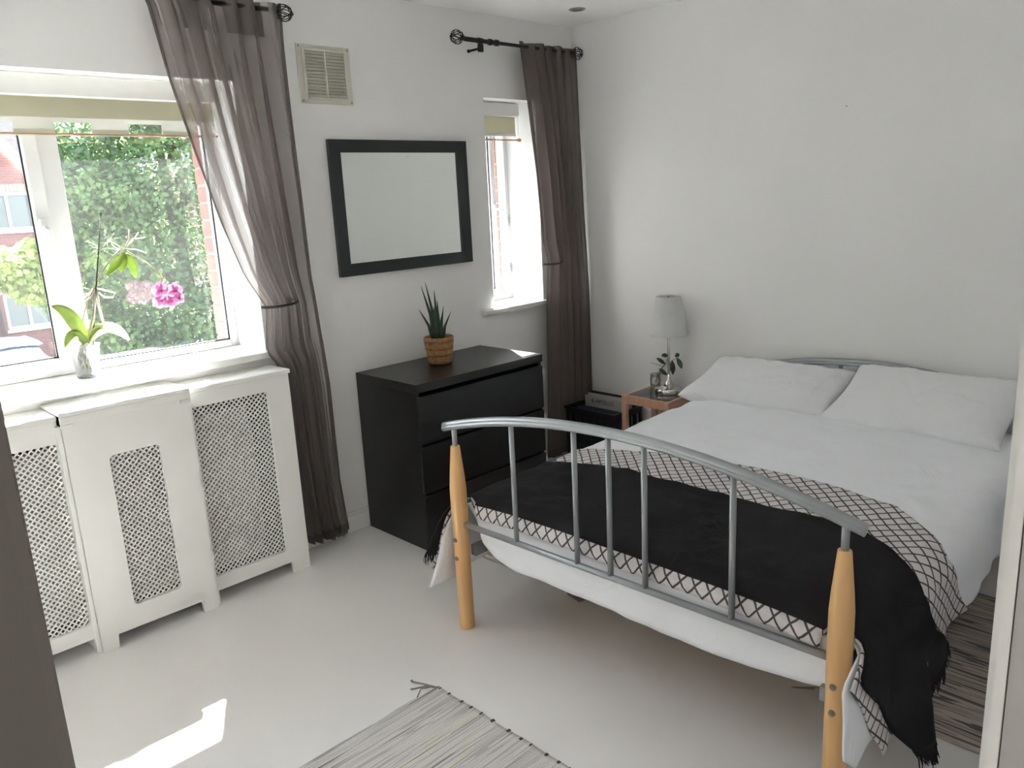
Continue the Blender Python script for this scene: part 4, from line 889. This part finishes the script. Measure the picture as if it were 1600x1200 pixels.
for pts in ([(-2.274, 1.434), (-2.299, 1.454), (-2.322, 1.464), (-2.328, 1.448)], [(-2.274, 1.434), (-2.290, 1.432), (-2.306, 1.444), (-2.316, 1.470)], [(-2.268, 1.43), (-2.229, 1.466), (-2.183, 1.468)], [(-2.268, 1.43), (-2.224, 1.425), (-2.184, 1.407)], [(-2.268, 1.43), (-2.245, 1.470), (-2.240, 1.505)], [(-2.27, 1.43), (-2.235, 1.455), (-2.205, 1.490)]):
    OT(pts, 0.0022, 'air_root', 'orchid_root')
for pts in ([(-2.401, 1.291), (-2.431, 1.272), (-2.457, 1.255)], [(-2.401, 1.291), (-2.425, 1.262), (-2.450, 1.248)], [(-2.401, 1.291), (-2.365, 1.279), (-2.334, 1.266), (-2.345, 1.250), (-2.374, 1.254), (-2.398, 1.28)]):
    OT(pts, 0.0032, 'air_root', 'orchid_root')
def flower(x, z, s, rot):
    f = None; m = MB(); c = Vector((x, oy2-0.004, z))
    for k, (a, w) in enumerate(((PI/2, 0.8), (PI/2+1.25, 1.15), (PI/2-1.25, 1.15), (PI/2+2.5, 0.8), (PI/2-2.5, 0.8))):
        a += rot; d = Vector((math.cos(a), 0.12, math.sin(a))); side = Vector((-math.sin(a), 0, math.cos(a))); P = []
        for i in range(8):
            t = i/7; wv = s*0.5*w*math.sin(PI*(0.10+0.82*t))**0.7; q = c+d*s*t*0.95+Vector((0, -0.12*s*math.sin(PI*t)-0.0012*k, 0))
            P.append([q-side*wv+Vector((0, 0.1*wv, 0)), q, q+side*wv+Vector((0, 0.1*wv, 0))])
        m.grid(P)
    fo = m.build('flower', 'petal', orc, smooth=True)
    l = MB(); l.lathe([(0, -0.004), (0.0055, 0), (0.004, 0.006), (0, 0.009)], (x, oy2-0.014, z-0.006), 10); l.build('flower_lip', 'lip', fo, smooth=True)
flower(-2.160, 1.256, 0.036, 0.1); flower(-2.104, 1.247, 0.037, -0.2); flower(-2.166, 1.215, 0.033, 0.5); flower(-2.128, 1.208, 0.034, -0.4); flower(-2.093, 1.217, 0.028, 0.2)

# ------------------------------------------------------------------ rugs
def rug(label, mat, x0, x1, y0, y1, tm, edge, group=None, wob=0.006):
    """weft stripes run along the short side; 'edge' is the selvedge axis"""
    r = empty('rug', ((x0+x1)/2, (y0+y1)/2, 0), label, 'rug', group)
    P = []; nx, ny = 40, 40
    for i in range(nx+1):
        row = []
        for j in range(ny+1):
            x = x0+(x1-x0)*i/nx; y = y0+(y1-y0)*j/ny
            ex = wob*nz3(x*9, y*9, 1.0); ey = wob*nz3(x*9, y*9, 5.0)
            row.append((x+ex, y+ey, 0.0055+0.0015*nz3(x*12, y*12, 2.0)))
        P.append(row)
    MB().grid(P).build('rug_weave', mat, r, smooth=True, solid=0.007)
    return r
def strand(m, pts, r=0.0028): m.tube([(x, y, z) for x, y, z in pts], r, 6)
MT['rug_light'] = stripes('pale_rag_weave_rows', 1, [(0.66, 0.64, 0.62), (0.56, 0.54, 0.53), (0.70, 0.68, 0.65), (0.50, 0.48, 0.48), (0.70, 0.68, 0.66), (0.70, 0.68, 0.58), (0.62, 0.60, 0.60), (0.48, 0.47, 0.47)], 40, 3.1)
ra = rug('pale grey striped rag rug on the open floor in the foreground', 'rug_light', -2.62, -2.006, -2.72, -1.312, 'rug_thread', 'y')
m = MB()
strand(m, [(-2.012, -1.318, 0.008), (-2.035, -1.285, 0.010), (-2.075, -1.262, 0.008)]); strand(m, [(-2.012, -1.318, 0.008), (-2.035, -1.270, 0.012), (-2.046, -1.225, 0.006)]); strand(m, [(-2.02, -1.30, 0.008), (-2.055, -1.285, 0.010), (-2.09, -1.310, 0.008)], 0.0022)
for x, y in ((-2.075, -1.262), (-2.046, -1.225)): m.lathe([(0, -0.005), (0.005, 0), (0, 0.005)], (x, y, 0.009), 8)
m.build('tassel', 'rug_thread', ra, smooth=True)
m = MB()
for i in range(26): y = -1.33-i*0.052+random.uniform(-.012, .012); m.box(-2.016, -2.0045+random.uniform(-.002, .002), y, y+random.uniform(.004, .010), 0.006, 0.0105)
tag(m.build('dark_selvedge_loops', 'ink', ra), kind='stuff')
MT['rug_warm'] = stripes('warm_rag_weave_rows', 0, [(0.50, 0.42, 0.39), (0.38, 0.32, 0.30), (0.56, 0.50, 0.42), (0.16, 0.15, 0.15), (0.52, 0.45, 0.42), (0.42, 0.38, 0.37), (0.60, 0.50, 0.36), (0.30, 0.24, 0.22)], 34, 8.4)
rb = rug('brown striped rag rug lying on the floor at the doorway side of the bed', 'rug_warm', -1.212, -0.27, -2.82, -2.235, 'tassel_warm', 'x')
rcg = rug('brown striped rag rug under the bed beside the chest of drawers', 'rug_warm', -1.25, -0.30, -1.215, -0.655, 'tassel_warm', 'x')
m = MB()
for k in range(9): strand(m, [(-1.245, -1.20, 0.008), (-1.255-0.003*k, -1.24, 0.012), (-1.262-0.006*(k-4), -1.30-random.uniform(0, .02), 0.006)], 0.002)
m.build('tassel', 'tassel_warm', rcg)
m = MB()
for k in range(9): strand(m, [(-1.212, -2.245, 0.008), (-1.228, -2.225, 0.012), (-1.25-0.004*(k-4), -2.195+0.007*(k-4), 0.006)], 0.002)
m.build('tassel', 'tassel_warm', rb)

# ------------------------------------------------------------------ ceiling spotlight, nail
sp_ = empty('ceiling_spotlight', (-0.045, -0.328, H), 'small recessed chrome spotlight in the ceiling near the corner', 'light')
MB().lathe([(0.030, -0.004), (0.041, -0.004), (0.043, -0.001), (0.043, -0.0005), (0.030, -0.0005), (0.030, -0.004)], (-0.045, -0.328, H), 28).build('trim_ring', 'screw', sp_, smooth=True)
MB().lathe([(0, -0.0022), (0.0295, -0.0022), (0.0295, -0.0006), (0, -0.0006)], (-0.045, -0.328, H), 24).build('lens', 'clear', sp_)
nl = MB().tube([(XR, -1.60, 1.872), (XR-0.008, -1.60, 1.872)], 0.0025, 8).build('nail', 'screw', origin=(XR-0.004, -1.60, 1.872)); tag(nl, 'tiny nail in the bare wall above the bed', 'nail')

# ------------------------------------------------------------------ outdoors
S(MB().box(-40, 60, 0.45, 80, -2.9, -2.7).build('ground', 'asphalt'))
HY = 25.0
hs = empty('house', (4, HY, -2.7), 'red brick house with white windows and gable across the street', 'building')
wins = [(2.47, 3.75, -1.70, -0.62), (2.35, 3.75, 1.30, 2.43)]
m = MB(); m.box(-2.0, 2.35, HY, HY+0.3, -2.7, 3.6); m.box(3.75, 9.0, HY, HY+0.3, -2.7, 3.0)
m.box(2.35, 3.75, HY, HY+0.3, -0.62, 1.30); m.box(2.35, 3.75, HY, HY+0.3, -2.7, -1.70); m.box(2.35, 2.47, HY, HY+0.3, -1.70, -0.62); m.box(2.35, 3.75, HY, HY+0.3, 2.43, 3.0)
m.add([(2.35, HY, 3.0), (3.75, HY, 3.0), (2.35, HY, 4.9), (2.35, HY+.3, 3.0), (3.75, HY+.3, 3.0), (2.35, HY+.3, 4.9)], [(0, 1, 2), (5, 4, 3), (0, 2, 5, 3), (1, 4, 5, 2), (0, 3, 4, 1)])
m.build('brick_wall', 'house_brick', hs)
for x0, x1, z0, z1 in wins:
    fr = frame_rect(MB(), x0, x1, z0, z1, HY+0.05, HY+0.15, 0.09); fr.box((x0+x1)/2-.02, (x0+x1)/2+0.06, HY+0.05, HY+0.15, z0+.09, z1-.09); fr.box(x0-0.05, x1+0.05, HY-0.06, HY+0.05, z0-0.08, z0)
    f = fr.build('window_frame', 'house_white', hs)
    MB().box(x0+.08, x1-.08, HY+0.12, HY+0.13, z0+.08, z1-.08).build('pane', 'pane', f)
    for k in range(int((x1-x0+0.2)/0.105)):
        xx = x0-0.1+k*0.105; MB().box(xx, xx+0.095, HY-0.02, HY+0.05, z1+0.01, z1+0.23).build('lintel_brick', 'soldier', hs)
m = MB(); m.bar((1.6, HY-0.12, 6.0), (3.95, HY-0.12, 2.80), 0.05, 0.26); m.build('bargeboard', 'house_white', hs)
m = MB(); m.add([(-6, HY+3, 6.5), (12, HY+3, 6.5), (12, HY+0.6, 3.0), (-6, HY+0.6, 3.0), (-6, HY+3.1, 6.4), (12, HY+3.1, 6.4), (12, HY+0.7, 2.9), (-6, HY+0.7, 2.9)], [(0, 3, 2, 1), (4, 5, 6, 7), (0, 1, 5, 4), (1, 2, 6, 5), (2, 3, 7, 6), (3, 0, 4, 7)])
m.build('roof', 'slate', hs)
MB().tube([(2.3, HY-0.06, -2.7), (2.3, HY-0.06, 3.1)], 0.04, 8).build('downpipe', 'black_rubber', hs)

car = empty('parked_car', (1.0, 19.0, -2.7), 'blue parked car facing the window on the street below', 'car')
cxm, g0 = 1.0, -2.7
def carsec(y, w, z0, z1, n=9):
    return [(cxm-w/2, y, z0), (cxm-w/2-0.02, y, (z0+z1)/2), (cxm-w/2+0.10, y, z1-0.03), (cxm-w/4, y, z1), (cxm, y, z1+0.02), (cxm+w/4, y, z1), (cxm+w/2-0.10, y, z1-0.03), (cxm+w/2+0.02, y, (z0+z1)/2), (cxm+w/2, y, z0)]
lo = [(16.3, 1.5, .28, .62), (16.4, 1.68, .25, .72), (17.0, 1.74, .22, .82), (17.5, 1.76, .22, .92), (19.8, 1.76, .22, .95), (20.5, 1.72, .25, .90), (20.65, 1.6, .3, .8)]
MB().grid([carsec(y, w_, g0+a, g0+b) for y, w_, a, b in lo]).add(carsec(16.3, 1.5, g0+.28, g0+.62), [tuple(range(9))]).build('body', 'car_blue', car, smooth=True, subsurf=1)
hi = [(17.45, 1.50, .88, .93), (18.15, 1.32, .88, 1.38), (18.5, 1.28, .88, 1.43), (19.6, 1.28, .88, 1.44), (20.1, 1.32, .88, 1.33), (20.55, 1.40, .85, .93)]
MB().grid([carsec(y, w_, g0+a, g0+b) for y, w_, a, b in hi]).build('window_glass', 'car_glass', car, smooth=True)
rf = [(18.12, 1.30, 1.375, 1.395), (18.5, 1.28, 1.42, 1.455), (19.6, 1.28, 1.42, 1.465), (20.12, 1.30, 1.32, 1.345)]
MB().grid([carsec(y, w_, g0+a, g0+b) for y, w_, a, b in rf]).build('roof', 'car_blue', car, smooth=True)
for x in (cxm-0.80, cxm+0.80):
    for y in (17.0, 19.8): MB().tube([(x-0.09, y, g0+0.31), (x+0.09, y, g0+0.31)], 0.31, 20).build('wheel', 'tyre', car)
for x in (cxm-0.6, cxm+0.6): MB().box(x-0.16, x+0.16, 16.27, 16.36, g0+0.52, g0+0.66).build('headlamp', 'steel', car, bevel=0.03)

def foliage(name, root, mat, blobs, n, size, seed):
    r = np.random.default_rng(seed); V, Fc = [], []
    wts = np.array([b[3]*b[4]*b[5] for b in blobs])**0.8; wts = wts/wts.sum(); which = r.choice(len(blobs), n, p=wts)
    bl = np.array(blobs)[which]
    d = r.normal(size=(n, 3)); d /= np.linalg.norm(d, axis=1)[:, None]; rad = r.uniform(0.35, 1.0, n)**0.5
    c = bl[:, :3]+d*bl[:, 3:6]*rad[:, None]
    nn = d*0.6+r.normal(size=(n, 3))*0.6+np.array([0, 0, 0.4]); nn /= np.linalg.norm(nn, axis=1)[:, None]
    t = np.cross(nn, r.normal(size=(n, 3))); t /= np.linalg.norm(t, axis=1)[:, None]; b = np.cross(nn, t)
    s = size*r.uniform(0.6, 1.3, n)[:, None]
    q = np.stack([c-t*s*0.5, c+b*s*0.42+t*s*.05, c+t*s*0.62, c-b*s*0.42+t*s*.05], 1).reshape(-1, 3)
    q -= np.array(root.location)
    me = bpy.data.meshes.new(name); me.from_pydata(q.tolist(), [], [(4*i, 4*i+1, 4*i+2, 4*i+3) for i in range(n)]); me.materials.append(MT[mat])
    o = bpy.data.objects.new(name, me); COL.objects.link(o); o.parent = root; tag(o, kind='stuff'); return o
tr = empty('tree', (2.2, 10.0, -2.7), 'large dense green tree outside the right pane of the big window', 'tree')
bl = [(2.1, 10.2, 0.8, 2.0, 1.5, 3.2)]
r_ = random.Random(3)
for k in range(44):
    a = r_.uniform(0, 6.28); e = r_.uniform(-1.2, 1.4); rr = r_.uniform(0.75, 1.0)
    bl.append((2.1+2.0*rr*math.cos(a)*math.cos(e), 10.2+1.4*rr*math.sin(a)*math.cos(e), 0.8+3.0*rr*math.sin(e), 0.55, 0.5, 0.5))
foliage('foliage', tr, 'tree_leaf', bl, 60000, 0.085, 5)
m = MB(); m.tube([(2.2, 10.2, -2.7), (2.15, 10.2, -1.0), (2.05, 10.2, 1.0), (1.9, 10.2, 3.2)], [0.20, 0.16, 0.11, 0.04], 10)
for k in range(9): a = k*0.9; z = -0.8+k*0.4; m.tube([(2.1, 10.2, z), (2.1+0.9*math.cos(a), 10.2+0.8*math.sin(a), z+0.8), (2.1+1.5*math.cos(a), 10.2+1.2*math.sin(a), z+1.3)], [0.06, 0.035, 0.012], 7)
m.build('trunk', 'bark', tr, smooth=True)
hg = empty('hedge', (2.6, 12.5, -2.7), 'dark green hedge growing below and behind the tree', 'hedge')
foliage('hedge_foliage', hg, 'hedge_leaf', [(0.9+0.55*k, 8.6+0.1*(k % 3), -1.25+0.1*(k % 2), 0.55, 0.6, 0.95) for k in range(6)]+[(0.9+0.55*k, 8.7, -2.0, 0.6, 0.6, 0.8) for k in range(6)], 9000, 0.11, 8)
MB().tube([(2.0, 8.7, -2.7), (2.0, 8.7, -1.4)], 0.08, 8).build('hedge_stem', 'bark', hg)
bh = empty('bush', (-0.1, 9.0, -2.7), 'pale yellow-green leafy branches in front of the brick house', 'tree')
foliage('bush_foliage', bh, 'bush_leaf', [(-0.75, 9.2, 0.95, 0.45, 0.4, 0.30), (-0.45, 9.2, 0.70, 0.35, 0.4, 0.28), (-1.1, 9.3, 0.9, 0.4, 0.4, 0.35), (-0.2, 9.4, 1.15, 0.30, 0.3, 0.20), (-1.6, 9.3, 0.6, 0.5, 0.4, 0.4)], 2600, 0.11, 11)
MB().tube([(-1.9, 9.3, -2.7), (-1.7, 9.3, -0.6), (-1.1, 9.3, 0.5), (-0.3, 9.3, 1.0)], [0.09, 0.07, 0.04, 0.012], 8).tube([(-1.7, 9.3, -0.6), (-1.5, 9.3, 0.6)], [0.05, 0.015], 7).build('branch', 'bark', bh, smooth=True)
